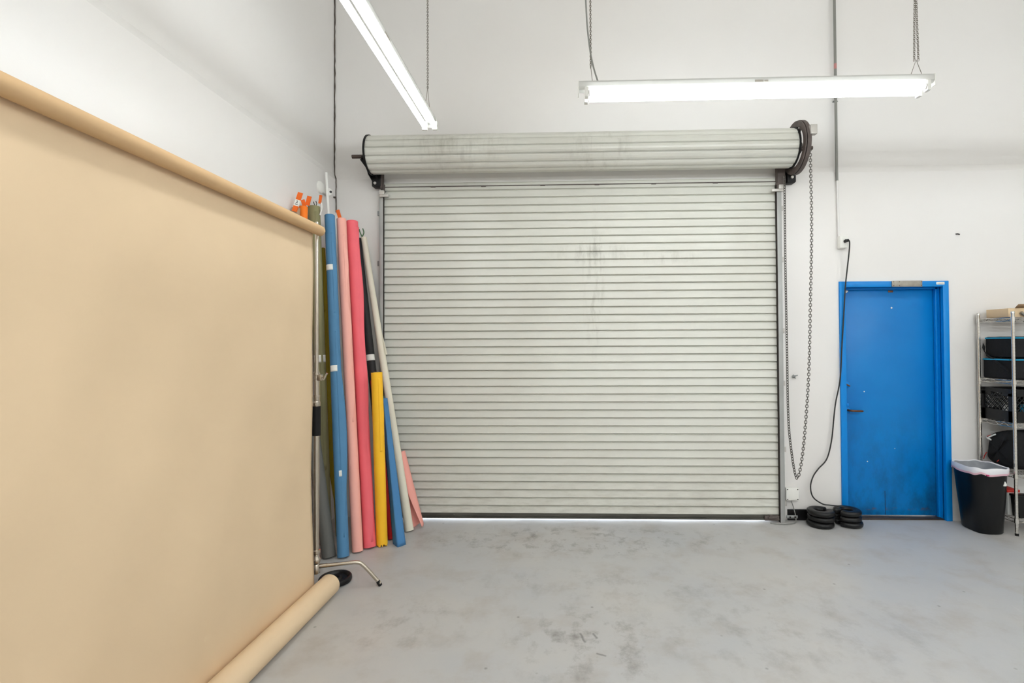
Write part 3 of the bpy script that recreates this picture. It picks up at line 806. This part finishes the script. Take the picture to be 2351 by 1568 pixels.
paper_roll('tall cream paper roll leaning furthest right towards the shutter', (-1.332, 4.31, 0), (-1.848, 4.60, 2.61), .038, (228, 222, 204), .025, tone=.03,
           flaps=((1.55, 1.85, -20, lambda v: .001 + .03 * max(0, 1 - v * 1.6), None),))
paper_roll('tall olive green paper roll with a folded top, right behind the stand pole', (-1.925, 4.03, 0), (-2.068, 4.10, 2.765), .047, (138, 134, 98), .046,
           bands=((1.47, 1.53, -120, 10),), flaps=((.6, 2.72, -60, lambda v: .022 + .014 * S(2 * PI * v) ** 2, None),))
paper_roll('bright orange paper roll whose top shows above the tan backdrop tube', (-2.075, 3.80, 0), (-2.082, 3.955, 2.725), .033, (246, 126, 34), .033)
paper_roll('brown kraft paper roll, leftmost top showing above the backdrop tube', (-2.09, 3.62, 0), (-2.095, 3.867, 2.69), .031, (170, 142, 116), .031)
paper_roll('dark grey paper roll leaning low behind the stand foot', (-1.782, 3.775, 0), (-1.99, 3.86, 1.20), .050, (104, 104, 100), .046)
paper_roll('mustard paper sheet edge seen as a sliver between the olive and blue rolls', (-1.905, 4.20, 0), (-2.075, 4.27, 2.45), .018, (146, 128, 26), .018,
           flaps=((.2, 1.9, -90, lambda v: -(.085 * min(1, v / .45) + .012 * v), None),))
paper_roll('thin red paper roll, only its foot showing right of the yellow roll', (-1.427, 4.125, 0), (-1.655, 4.33, 1.30), .025, (172, 20, 22), .026)
paper_roll('thin dark teal paper roll, a sliver between the red foot and the folded blue sheet', (-1.376, 4.165, 0), (-1.60, 4.40, 1.15), .012, (20, 84, 98), .016)

# folded sheets
def fold_sheet(name, label, B, T, wl, wr, m, angl, angr, t_, curl=.0):
    """two long paper faces meeting at a crease B->T"""
    B, T = Vector(B), Vector(T)
    e = MB()
    def ff(u_, v_):
        p = B.lerp(T, v_); s = u_ * 2 - 1
        wl_ = wl[0] + (wl[1] - wl[0]) * v_; wr_ = wr[0] + (wr[1] - wr[0]) * v_
        if s < 0: return p + Vector((math.cos(angl), math.sin(angl), 0)) * (-s) * wl_
        return p + Vector((math.cos(angr), math.sin(angr), 0)) * s * wr_
    e.grid(ff, 10, 30)
    o = e.build(name, m, None, solid=.001, smooth=True, origin=tuple(B))
    return tag(o, label, 'paper sheet')
pb = paper_material('blue_sheet_paper', (74, 128, 178), .6)
fold_sheet('folded_paper', 'blue paper sheet creased lengthwise, leaning between the yellow and cream rolls', (-1.318, 3.965, .001), (-1.545, 4.27, 1.15), (.095, .05), (.075, .04), pb, math.radians(132), math.radians(52), 0)
# short pale pink open tube of paper
B, T = Vector((-1.275, 4.385, .004)), Vector((-1.475, 4.495, .64)); L = (T - B).length
d, u, w_ = axis_frame(B, T); right = -w_ if w_.x < 0 else w_
e = MB()
def pf(a_, v_):
    s = v_ * L; rr = .052 - .006 * v_
    op = .5 * (1 - v_) ** 1.2
    a = math.radians(-35 - 125 * v_) + a_ * math.radians(225 + 130 * v_)
    low = (.05 * math.sin(a * 1.0 + .4) * (1 - v_) ** 3)
    return B + d * (s + max(0, low) * .6) + (right * math.cos(a) + u * math.sin(a)) * rr
e.grid(pf, 40, 30)
tag(e.build('curled_paper', paper_material('coral_sheet_paper', (240, 168, 156), .6), None, solid=.001, origin=tuple(B)), 'short pale pink paper curled into an open tube, leaning against the shutter foot', 'paper sheet')

# hanging tags on the roll tops
def tag_card(label, p, ax, L_, w, stripe=None):
    p, ax = Vector(p), Vector(ax).normalized(); n = Vector((0, -1, 0)); s = ax.cross(n).normalized(); n = s.cross(ax)
    def slab(a, b, hw, th, off=0):
        e = MB(); c8 = []
        for t_ in (a, b):
            for q in (-hw, hw):
                for r_ in (-th, th): c8.append(e.bm.verts.new(p + ax * t_ + s * q + n * (r_ + off)))
        for f_ in ((0, 1, 3, 2), (4, 6, 7, 5), (0, 4, 5, 1), (2, 3, 7, 6), (0, 2, 6, 4), (1, 5, 7, 3)): e.bm.faces.new([c8[i] for i in f_])
        return e
    t = thing('roll_tag', label, 'tag', tuple(p), 'orange tags on the paper rolls')
    card = slab(0, L_, w, .006).build('card', 'orange', t, smooth=False)
    if stripe:
        lb = slab(stripe[0], stripe[1], w * 1.04, .0065).build('label_strip', 'label', card, smooth=False)
        for k in range(3):
            a = stripe[0] + (stripe[1] - stripe[0]) * (.2 + .25 * k)
            slab(a, a + .006, w * (.6 - .15 * k), .0068).build('print_marks', 'ink', lb, smooth=False)
    return t
tag_card('orange tag with a white printed strip, tilted over the kraft roll top', (-2.088, 3.83, 2.655), (.30, .06, 1), .155, .018, (.045, .095))
tag_card('bent orange tag on top of the orange roll, left of the olive roll', (-2.072, 3.955, 2.728), (-.3, 0, 1), .055, .014)
tag_card('orange tag leaning over the orange roll towards the olive roll', (-2.055, 3.965, 2.74), (.25, 0, 1), .075, .016)
tag_card('slim orange tag standing right behind the olive roll beside the white pole', (-2.035, 4.13, 2.80), (.14, 0, 1), .07, .010)
tag_card('orange tag sticking up from the pale pink roll top', (-1.925, 4.275, 2.70), (-.28, 0, 1), .085, .014)
# small spring clips
def clip(label, p, s=1, m='grip'):
    p = Vector(p); e = MB()
    e.tube(cat([p, p + Vector((.012, 0, .03)) * s, p + Vector((.004, 0, .06)) * s], 6), .004 * s, 6)
    e.tube(cat([p, p + Vector((-.014, 0, .03)) * s, p + Vector((-.022, 0, .055)) * s], 6), .004 * s, 6)
    tag(e.build('spring_clip', m, None, origin=tuple(p)), label, 'clip')
M['green'] = mat('green_handles', (74, 110, 74), .5)
clip('dark spring clip on the top of the olive roll', (-2.058, 4.105, 2.765), .8)
clip('green handled spring clip on the top of the cream roll', (-1.856, 4.58, 2.612), 1.3, 'green')
e = MB(); e.tube(cat([(-2.015, 4.12, 2.80), (-2.003, 4.10, 2.75), (-2.013, 4.09, 2.69)]), .006, 8)
tag(e.build('white_hook', 'white_plastic', None, origin=(-2.01, 4.10, 2.7)), 'small white curved hook at the right side of the olive roll top', 'hook')
# white pole
e = MB(); e.tube([(-1.885, 4.30, .012), (-2.09, 4.36, 3.14)], .0115, 12)
tag(e.build('white_pole', 'white_metal', None, origin=(-1.885, 4.30, 0)), 'slim white pole leaning in the corner, standing taller than every paper roll', 'pole')
# white wall-mounted pulley bracket
t = thing('wall_pulley', 'white round pulley bracket mounted high on the left wall near the corner', 'wall bracket', (LX, 4.40, 2.98))
e = MB(); e.lathe([(0, 0), (.055, 0), (.052, .015), (.035, .028), (0, .03)], (LX + .001, 4.33, 3.0), (1, 0, 0), 28); pl = e.build('base_dome', 'white_plastic', t)
e = MB(); e.lathe([(0, 0), (.036, 0), (.036, .02), (.028, .028), (0, .028)], (LX + .03, 4.43, 2.985), (.55, -.83, 0), 24); e.box((LX + .001, 4.33, 2.96), (LX + .03, 4.46, 3.01), .006); wl = e.build('pulley_housing', 'white_plastic', t)
e = MB()
for dx in (-.013, .017): e.lathe([(0, 0), (.011, 0), (.011, .002), (0, .002)], (LX + .046 + dx * .83, 4.407 + dx * .55, 2.985), (.55, -.83, 0), 14)
e.build('screw_holes', 'ink', wl)

# ------------------------------------------------------------------ wire shelf and its load
sx0, sx1, sy0, sy1 = 3.762, 4.66, 4.304, 4.615
ws = thing('wire_shelf', 'chrome wire shelving unit with five shelves at the right edge beside the bin', 'shelf', (4.2, 4.46, 0))
for x in (sx0, sx1):
    for y in (sy0, sy1):
        x_ = x; x = x - (.03 if y == sy1 else 0)
        e = MB(); prof = [(0, .02), (.0125, .02)]
        z = .06
        while z < 1.83: prof += [(.0125, z), (.0117, z + .001), (.0117, z + .003), (.0125, z + .004)]; z += .0254
        prof += [(.0125, 1.845), (.0145, 1.847), (.0145, 1.862), (.010, 1.868), (0, 1.868)]
        e.lathe(prof, (x, y, 0), (0, 0, 1), 16); po = e.build('post', 'chrome', ws)
        MB().lathe([(0, 0), (.014, 0), (.014, .02), (.008, .024), (0, .024)], (x, y, 0), (0, 0, 1), 14).build('foot', 'rubber', po); x = x_
SHZ = (1.815, 1.285, .925, .505, .135)
for z in SHZ:
    e = MB(); r0 = .003
    for (a, b) in (((sx0, sy0), (sx1, sy0)), ((sx0 - .03, sy1), (sx1 - .03, sy1)), ((sx0, sy0), (sx0 - .03, sy1)), ((sx1, sy0), (sx1 - .03, sy1))):
        A_, B_ = Vector((*a, z)), Vector((*b, z)); dn = Vector((0, 0, -.028))
        e.tube([A_, B_], r0, 6); e.tube([A_ + dn, B_ + dn], r0, 6)
        n = round((B_ - A_).length / .045); pts = []
        for i in range(n + 1): pts.append(A_.lerp(B_, i / n) + (dn if i % 2 else Vector()))
        e.tube(pts, .0022, 5)
    n = 34
    for i in range(1, n): x = sx0 + (sx1 - sx0) * i / n; e.tube([(x, sy0, z + .003), (x, sy1, z + .003)], .0016, 5)
    for y in (sy0 + .1, sy1 - .1): e.tube([(sx0, y, z - .002), (sx1, y, z - .002)], .0025, 5)
    for x in (sx0, sx1):
        for y in (sy0, sy1): e.lathe([(.013, 0), (.017, 0), (.0155, .036), (.013, .036)], (x - (.03 if y == sy1 else 0), y, z - .03), (0, 0, 1), 14, closed=True)
    e.build('shelf_grid', 'chrome', ws)
def cushion(a, b, bev=.02, seed=0, amp=.004):
    e = MB(); a, b = Vector(a), Vector(b)
    r = bmesh.ops.create_cube(e.bm, size=1)
    for v in e.bm.verts: v.co = Vector(((a.x + b.x) / 2 + v.co.x * (b.x - a.x), (a.y + b.y) / 2 + v.co.y * (b.y - a.y), (a.z + b.z) / 2 + v.co.z * (b.z - a.z)))
    bmesh.ops.bevel(e.bm, geom=list(e.bm.edges), offset=bev, segments=3, affect='EDGES', profile=.5)
    bmesh.ops.subdivide_edges(e.bm, edges=[q for q in e.bm.edges if q.calc_length() > .06], cuts=5, use_grid_fill=True)
    zmin = a.z
    for v in e.bm.verts:
        k = math.sin(v.co.x * 31 + seed) * math.cos(v.co.z * 37 + seed * 2) + .6 * math.sin(v.co.y * 40 + v.co.z * 23 + seed)
        dz = amp * k * min(1, (v.co.z - zmin) / .03); v.co += Vector((dz * .7, dz, dz * .6))
    return e
def gear_case(label, a, b, seed, strap=True):
    t = thing('equipment_case', label, 'bag', (a[0], a[1], a[2]), 'black gear cases on the wire shelf')
    body = cushion(a, b, .014, seed, .002).build('case_body', 'fabric', t)
    z1 = b[2] - .012
    e = MB(); g2 = .004
    e.tube([(a[0] - g2 + .012, a[1] - g2, z1), (b[0] - .01, a[1] - g2, z1)], .0065, 8); e.tube([(a[0] - g2, a[1] + .008, z1), (a[0] - g2, b[1] - .01, z1)], .0065, 8)
    e.tube([(a[0] - g2 + .012, a[1] - g2, z1), (a[0] - g2, a[1] + .008, z1)], .0065, 8)
    e.build('piping', 'teal', body)
    return t
c1 = gear_case('lower black gear case with teal piping on the second shelf from the top', (3.765, 4.33, 1.292), (4.40, 4.615, 1.470), 1)
c2 = gear_case('upper black gear case with teal piping, stacked on the other case', (3.775, 4.325, 1.476), (4.42, 4.60, 1.655), 5)
e = MB()
def stf(u_, v_):
    p = [Vector((3.772, 4.606, 1.585)), Vector((3.760, 4.600, 1.54)), Vector((3.758, 4.56, 1.495)), Vector((3.757, 4.43, 1.415)), Vector((3.757, 4.35, 1.37))]
    q = v_ * 4; i = min(3, int(q)); c_ = p[i].lerp(p[i + 1], q - i)
    return c_ + Vector((0, .5, .85)) * .022 * (u_ - .5) * 2
e.grid(stf, 3, 20); e.build('shoulder_strap', 'fabric', c2, solid=.003)
# milk crate with diamond lattice
CX0, CX1, CY0, CY1, CZ0, CZ1 = 3.762, 4.09, 4.322, 4.625, .931, 1.21
mc = thing('milk_crate', 'black plastic milk crate with diamond lattice sides on the middle shelf', 'crate', (3.96, 4.46, CZ0))
e = MB()
def side(o, ax, L_, nrm):
    """lattice wall: frame strips plus crossing bars in the middle band"""
    o, ax, nrm = Vector(o), Vector(ax), Vector(nrm)
    def slab(s0, s1, z0, z1, th=.004):
        p = [o + ax * s + Vector((0, 0, z)) + nrm * q for s in (s0, s1) for z in (z0, z1) for q in (-th, th)]
        v = [e.bm.verts.new(q) for q in p]
        for f_ in ((0, 1, 3, 2), (4, 6, 7, 5), (0, 4, 5, 1), (2, 3, 7, 6), (0, 2, 6, 4), (1, 5, 7, 3)): e.bm.faces.new([v[i] for i in f_])
    Hh = CZ1 - CZ0
    slab(0, L_, 0, .095); slab(0, .035, 0, Hh); slab(L_ - .035, L_, 0, Hh)
    slab(0, L_, Hh - .035, Hh, .006)
    hb = L_ / 2
    slab(0, hb - .055, Hh - .060, Hh - .034); slab(hb + .055, L_, Hh - .060, Hh - .034); slab(hb - .056, hb + .056, Hh - .084, Hh - .070)
    z0, z1 = .095, Hh - .045; dz = z1 - z0
    n = int((L_ - .07) / .040)
    for i in range(-5, n + 6):
        for sg in (1, -1):
            s0 = .035 + i * .040; pts = []
            for zz in (0, 1):
                s = s0 + (dz if zz else 0) * sg * .9 + (0 if sg > 0 else dz * .9)
                pts.append((s, z0 + zz * dz))
            (sa, za), (sb, zb) = pts
            # clip to the panel
            lo, hi = .03, L_ - .03
            def cl(s_, z_, s2, z2):
                if lo <= s_ <= hi: return s_, z_
                tgt = lo if s_ < lo else hi
                if s2 == s_: return None
                t_ = (tgt - s_) / (s2 - s_)
                if t_ < 0 or t_ > 1: return None
                return tgt, z_ + (z2 - z_) * t_
            A_, B_ = cl(sa, za, sb, zb), cl(sb, zb, sa, za)
            if A_ and B_ and abs(A_[0] - B_[0]) > .004:
                e.tube([o + ax * A_[0] + Vector((0, 0, A_[1])), o + ax * B_[0] + Vector((0, 0, B_[1]))], .0042, 4)
side((CX0, CY0, CZ0), (1, 0, 0), CX1 - CX0, (0, 1, 0)); side((CX0, CY1, CZ0), (1, 0, 0), CX1 - CX0, (0, 1, 0))
side((CX0, CY0, CZ0), (0, 1, 0), CY1 - CY0, (1, 0, 0)); side((CX1, CY0, CZ0), (0, 1, 0), CY1 - CY0, (1, 0, 0))
e.box((CX0, CY0, CZ0), (CX1, CY1, CZ0 + .006))
e.build('crate_body', 'bin', mc, smooth=False)
for i, (x, y, r_, h_, mm, lab) in enumerate(((3.93, 4.40, .03, .13, 'teal', 'blue roll of tape standing inside the milk crate'), (4.02, 4.44, .035, .12, 'card', 'tan bundle standing inside the milk crate'), (3.87, 4.50, .03, .11, 'white', 'white bottle standing inside the milk crate'))):
    tag(MB().lathe([(0, 0), (r_, 0), (r_, h_), (r_ * .5, h_ + .01), (0, h_ + .01)], (x, y, CZ0 + .007), (0, 0, 1), 18).build(('tape_roll', 'paper_bundle', 'white_bottle')[i], mm, None, origin=(x, y, CZ0 + .007)), lab, ('tape', 'bundle', 'bottle')[i])
# soft black bag with white and red flash
sb = thing('duffel_bag', 'soft black bag with white and red stripe marks slumped on the fourth shelf', 'bag', (4.0, 4.46, .51))
e = MB()
def bagf(u_, v_):
    th = 2 * PI * u_; ph = PI * v_
    cc = math.cos(ph); k = max(0.0, 1 - abs(cc) ** 10) ** (1 / 6); x = 4.06 - .292 * cc
    cy = math.copysign(abs(math.cos(th)) ** .55, math.cos(th)); cz = math.copysign(abs(math.sin(th)) ** .55, math.sin(th))
    slump = .03 - .06 * (cy + .6) * .5
    return Vector((x + .006 * math.sin(th * 5), 4.472 - .145 * k * cy + .005 * math.sin(ph * 9 + th * 3), .672 + (.150 * cz - (slump - .03 if cz > 0 else 0) * 1.2) * k + .006 * math.sin(ph * 7 + th * 4) * (1 if cz > 0 else 0)))
e.grid(bagf, 40, 40); bmesh.ops.remove_doubles(e.bm, verts=e.bm.verts, dist=.0006)
body = e.build('bag_body', 'fabric', sb)
def strip(pts, hw, m, name, par, th=.0025):
    e = MB(); pts = [Vector(p) for p in pts]
    def q(u_, v_):
        f_ = v_ * (len(pts) - 1); i = min(len(pts) - 2, int(f_)); c_ = pts[i].lerp(pts[i + 1], f_ - i); d_ = (pts[i + 1] - pts[i]).normalized()
        s_ = d_.cross(Vector((-1, -.2, 0))).normalized(); return c_ + s_ * hw * (u_ - .5) * 2
    e.grid(q, 1, (len(pts) - 1) * 4); return e.build(name, m, par, solid=th)
strip([(3.758, 4.566, .762), (3.757, 4.529, .785), (3.757, 4.484, .808)], .006, 'white', 'white_stripe', body)
strip([(3.758, 4.588, .762), (3.757, 4.53, .750)], .007, 'white', 'white_stripe', body)
strip([(3.756, 4.572, .772), (3.756, 4.535, .794)], .002, 'red', 'red_stripe', body)
strip([(3.757, 4.615, .563), (3.756, 4.605, .594), (3.756, 4.58, .632)], .0035, 'red', 'red_piping', body)
strip([(3.756, 4.477, .572), (3.756, 4.455, .592)], .003, 'red', 'red_piping', body)
# bottom shelf load
e = MB(); e.box((3.775, 4.40, .141), (3.87, 4.56, .33), .003); bx = e.build('storage_box', 'white', None, origin=(3.82, 4.48, .141))
tag(bx, 'white box with a red lid edge on the bottom shelf behind the bin', 'box')
e = MB(); e.box((3.770, 4.395, .33), (3.875, 4.565, .352), .002); e.build('lid_edge', 'red', bx, origin=(3.82, 4.48, .141))
e = MB(); e.prism([(3.80, .141), (4.15, .141), (4.17, .32), (3.785, .32)], 'y', 4.318, 4.385); e.box((3.778, 4.312, .31), (4.18, 4.39, .328), .003)
tag(e.build('black_tub', 'bin', None, origin=(3.95, 4.35, .141)), 'black plastic tub at the front of the bottom shelf', 'tub')
# cardboard on top
cbx = thing('cardboard_box', 'open tan cardboard box on the top shelf at the right edge', 'box', (4.0, 4.45, 1.822))
MB().box((3.775, 4.36, 1.822), (4.15, 4.58, 1.895), .002).build('box_body', 'card', cbx)
e = MB(); e.grid(lambda u_, v_: Vector((3.83 + .32 * u_, 4.36 - .035 * v_, 1.896 + .03 * v_)), 1, 2); e.build('box_flap', 'core', cbx, solid=.003)
e = MB(); e.tube([(3.865, 4.342, 1.86), (3.885, 4.342, 1.84), (3.95, 4.342, 1.832)], .012, 8); tag(e.build('grey_wrap', 'plate_steel', None, origin=(3.9, 4.34, 1.822)), 'grey strap hanging at the front of the cardboard box', 'strap')

# ------------------------------------------------------------------ bin
BXc, BYc = 3.584, 4.447
tb = thing('trash_bin', 'slim black waste bin with a white liner, between the blue door and the shelf', 'trash bin', (BXc, BYc, 0))
def rr_pt(a, hx, hy, p=3.2):
    c_, s_ = math.cos(a), math.sin(a)
    return math.copysign(abs(c_) ** (2 / p), c_) * hx, math.copysign(abs(s_) ** (2 / p), s_) * hy
def shell(levels, n=64, cap0=True):
    e = MB(); rows = []
    for (hx, hy, z, ox, oy) in levels:
        rows.append([e.bm.verts.new((BXc + ox + rr_pt(2 * PI * k / n, hx, hy)[0], BYc + oy + rr_pt(2 * PI * k / n, hx, hy)[1], z + (0 if not callable(cap0) else cap0(2 * PI * k / n, z)))) for k in range(n)])
    for a_, b_ in zip(rows, rows[1:]):
        for k in range(n): e.bm.faces.new((a_[k], a_[(k + 1) % n], b_[(k + 1) % n], b_[k]))
    return e, rows
BH = .548
e, rows = shell([(.108, .125, .002, .012, 0), (.114, .132, .012, .012, 0), (.135, .152, .30, .006, 0), (.150, .166, BH - .02, 0, 0), (.154, .170, BH - .015, 0, 0), (.154, .170, BH, 0, 0), (.147, .163, BH, 0, 0), (.130, .146, .30, .006, 0), (.108, .125, .02, .012, 0)])
e.bm.faces.new(rows[0][::-1]); e.bm.faces.new(rows[-1])
bb_ = e.build('bin_body', 'bin', tb)
wav = lambda a, z: .004 * math.sin(7 * a) + .003 * math.sin(13 * a + 1)
wav2 = lambda a, z: (.006 * math.sin(5 * a) + .005 * math.sin(9 * a + 2)) if z < BH else .004 * math.sin(7 * a)
e, rows = shell([(.158, .174, BH - .045, 0, 0), (.1605, .1765, BH - .02, 0, 0), (.160, .176, BH + .004, 0, 0), (.156, .172, BH + .010, 0, 0), (.147, .162, BH + .002, 0, 0)], cap0=wav2)
lnr = e.build('bin_liner', 'liner', tb)
e, rows = shell([(.147, .162, BH + .002, 0, 0), (.138, .150, BH - .06, .002, .003), (.126, .145, BH - .16, -.004, 0), (.122, .132, BH - .28, .006, 0), (.10, .12, .06, .01, 0)], cap0=wav2)
e.bm.faces.new(rows[-1]); e.build('liner_inside', 'liner_in', lnr)
e, rows = shell([(.1590, .175, BH - .047, 0, 0), (.1612, .1775, BH - .042, 0, 0), (.1612, .1775, BH - .030, 0, 0)], cap0=wav2); e.build('drawstring', 'drawstring', lnr)
MB().box((BXc - .085, BYc - .180, .500), (BXc - .065, BYc - .168, .511), .002).build('tie_tab', 'magenta', lnr)
e = MB(); e.prism([(3.645, .415), (3.665, .415), (3.67, .428), (3.658, .452)], 'y', BYc - .166, BYc - .1585); e.build('sticker', 'label', bb_, smooth=False)

# every clip, hole and screw is a piece of its own
def split(o, name):
    me = o.data; bm = bmesh.new(); bm.from_mesh(me); bm.verts.ensure_lookup_table(); bm.faces.ensure_lookup_table()
    comp = {}; boxes = []
    for v in bm.verts:
        if v.index in comp: continue
        st_ = [v]; ids = []; comp[v.index] = 1
        while st_:
            q = st_.pop(); ids.append(q)
            for e_ in q.link_edges:
                w_ = e_.other_vert(q)
                if w_.index not in comp: comp[w_.index] = 1; st_.append(w_)
        boxes.append([set(q.index for q in ids), Vector([min(q.co[i] for q in ids) for i in range(3)]), Vector([max(q.co[i] for q in ids) for i in range(3)])])
    merged = True
    while merged:
        merged = False
        for i in range(len(boxes)):
            for j in range(i + 1, len(boxes)):
                a, b = boxes[i], boxes[j]
                if all(a[1][k] <= b[2][k] + .001 and b[1][k] <= a[2][k] + .001 for k in range(3)):
                    boxes[i] = [a[0] | b[0], Vector([min(a[1][k], b[1][k]) for k in range(3)]), Vector([max(a[2][k], b[2][k]) for k in range(3)])]
                    boxes.pop(j); merged = True; break
            if merged: break
    if len(boxes) < 2: bm.free(); o.name = name; return
    for ids, _, _ in boxes:
        b2 = bm.copy(); b2.verts.ensure_lookup_table()
        bmesh.ops.delete(b2, geom=[v for v in b2.verts if v.index not in ids], context='VERTS')
        m2 = bpy.data.meshes.new(name); b2.to_mesh(m2); b2.free(); m2.materials.append(me.materials[0])
        n_ = bpy.data.objects.new(name, m2); COL.objects.link(n_); n_.parent = o.parent; n_.location = o.location
    bm.free(); bpy.data.objects.remove(o)
SPLIT = {'drum_ends': 'drum_end', 'strip_clips': 'strip_clip', 'wall_clips': 'wall_clip', 'tab_holes': 'tab_hole', 'screw_heads': 'screw_head', 'cover_screws': 'cover_screw',
         'screw_holes': 'screw_hole', 'paint_chips': 'paint_chip', 'tube_cap': 'tube_cap', 'stop_lug': 'stop_lug', 'lamp_socket': 'lamp_socket', 'alarm_contact': 'alarm_contact'}
for o in list(bpy.data.objects):
    b_ = o.name.split('.')[0]
    if b_ in SPLIT and o.type == 'MESH': split(o, SPLIT[b_])
for o in list(bpy.data.objects):
    if '_o' in o: del o['_o']
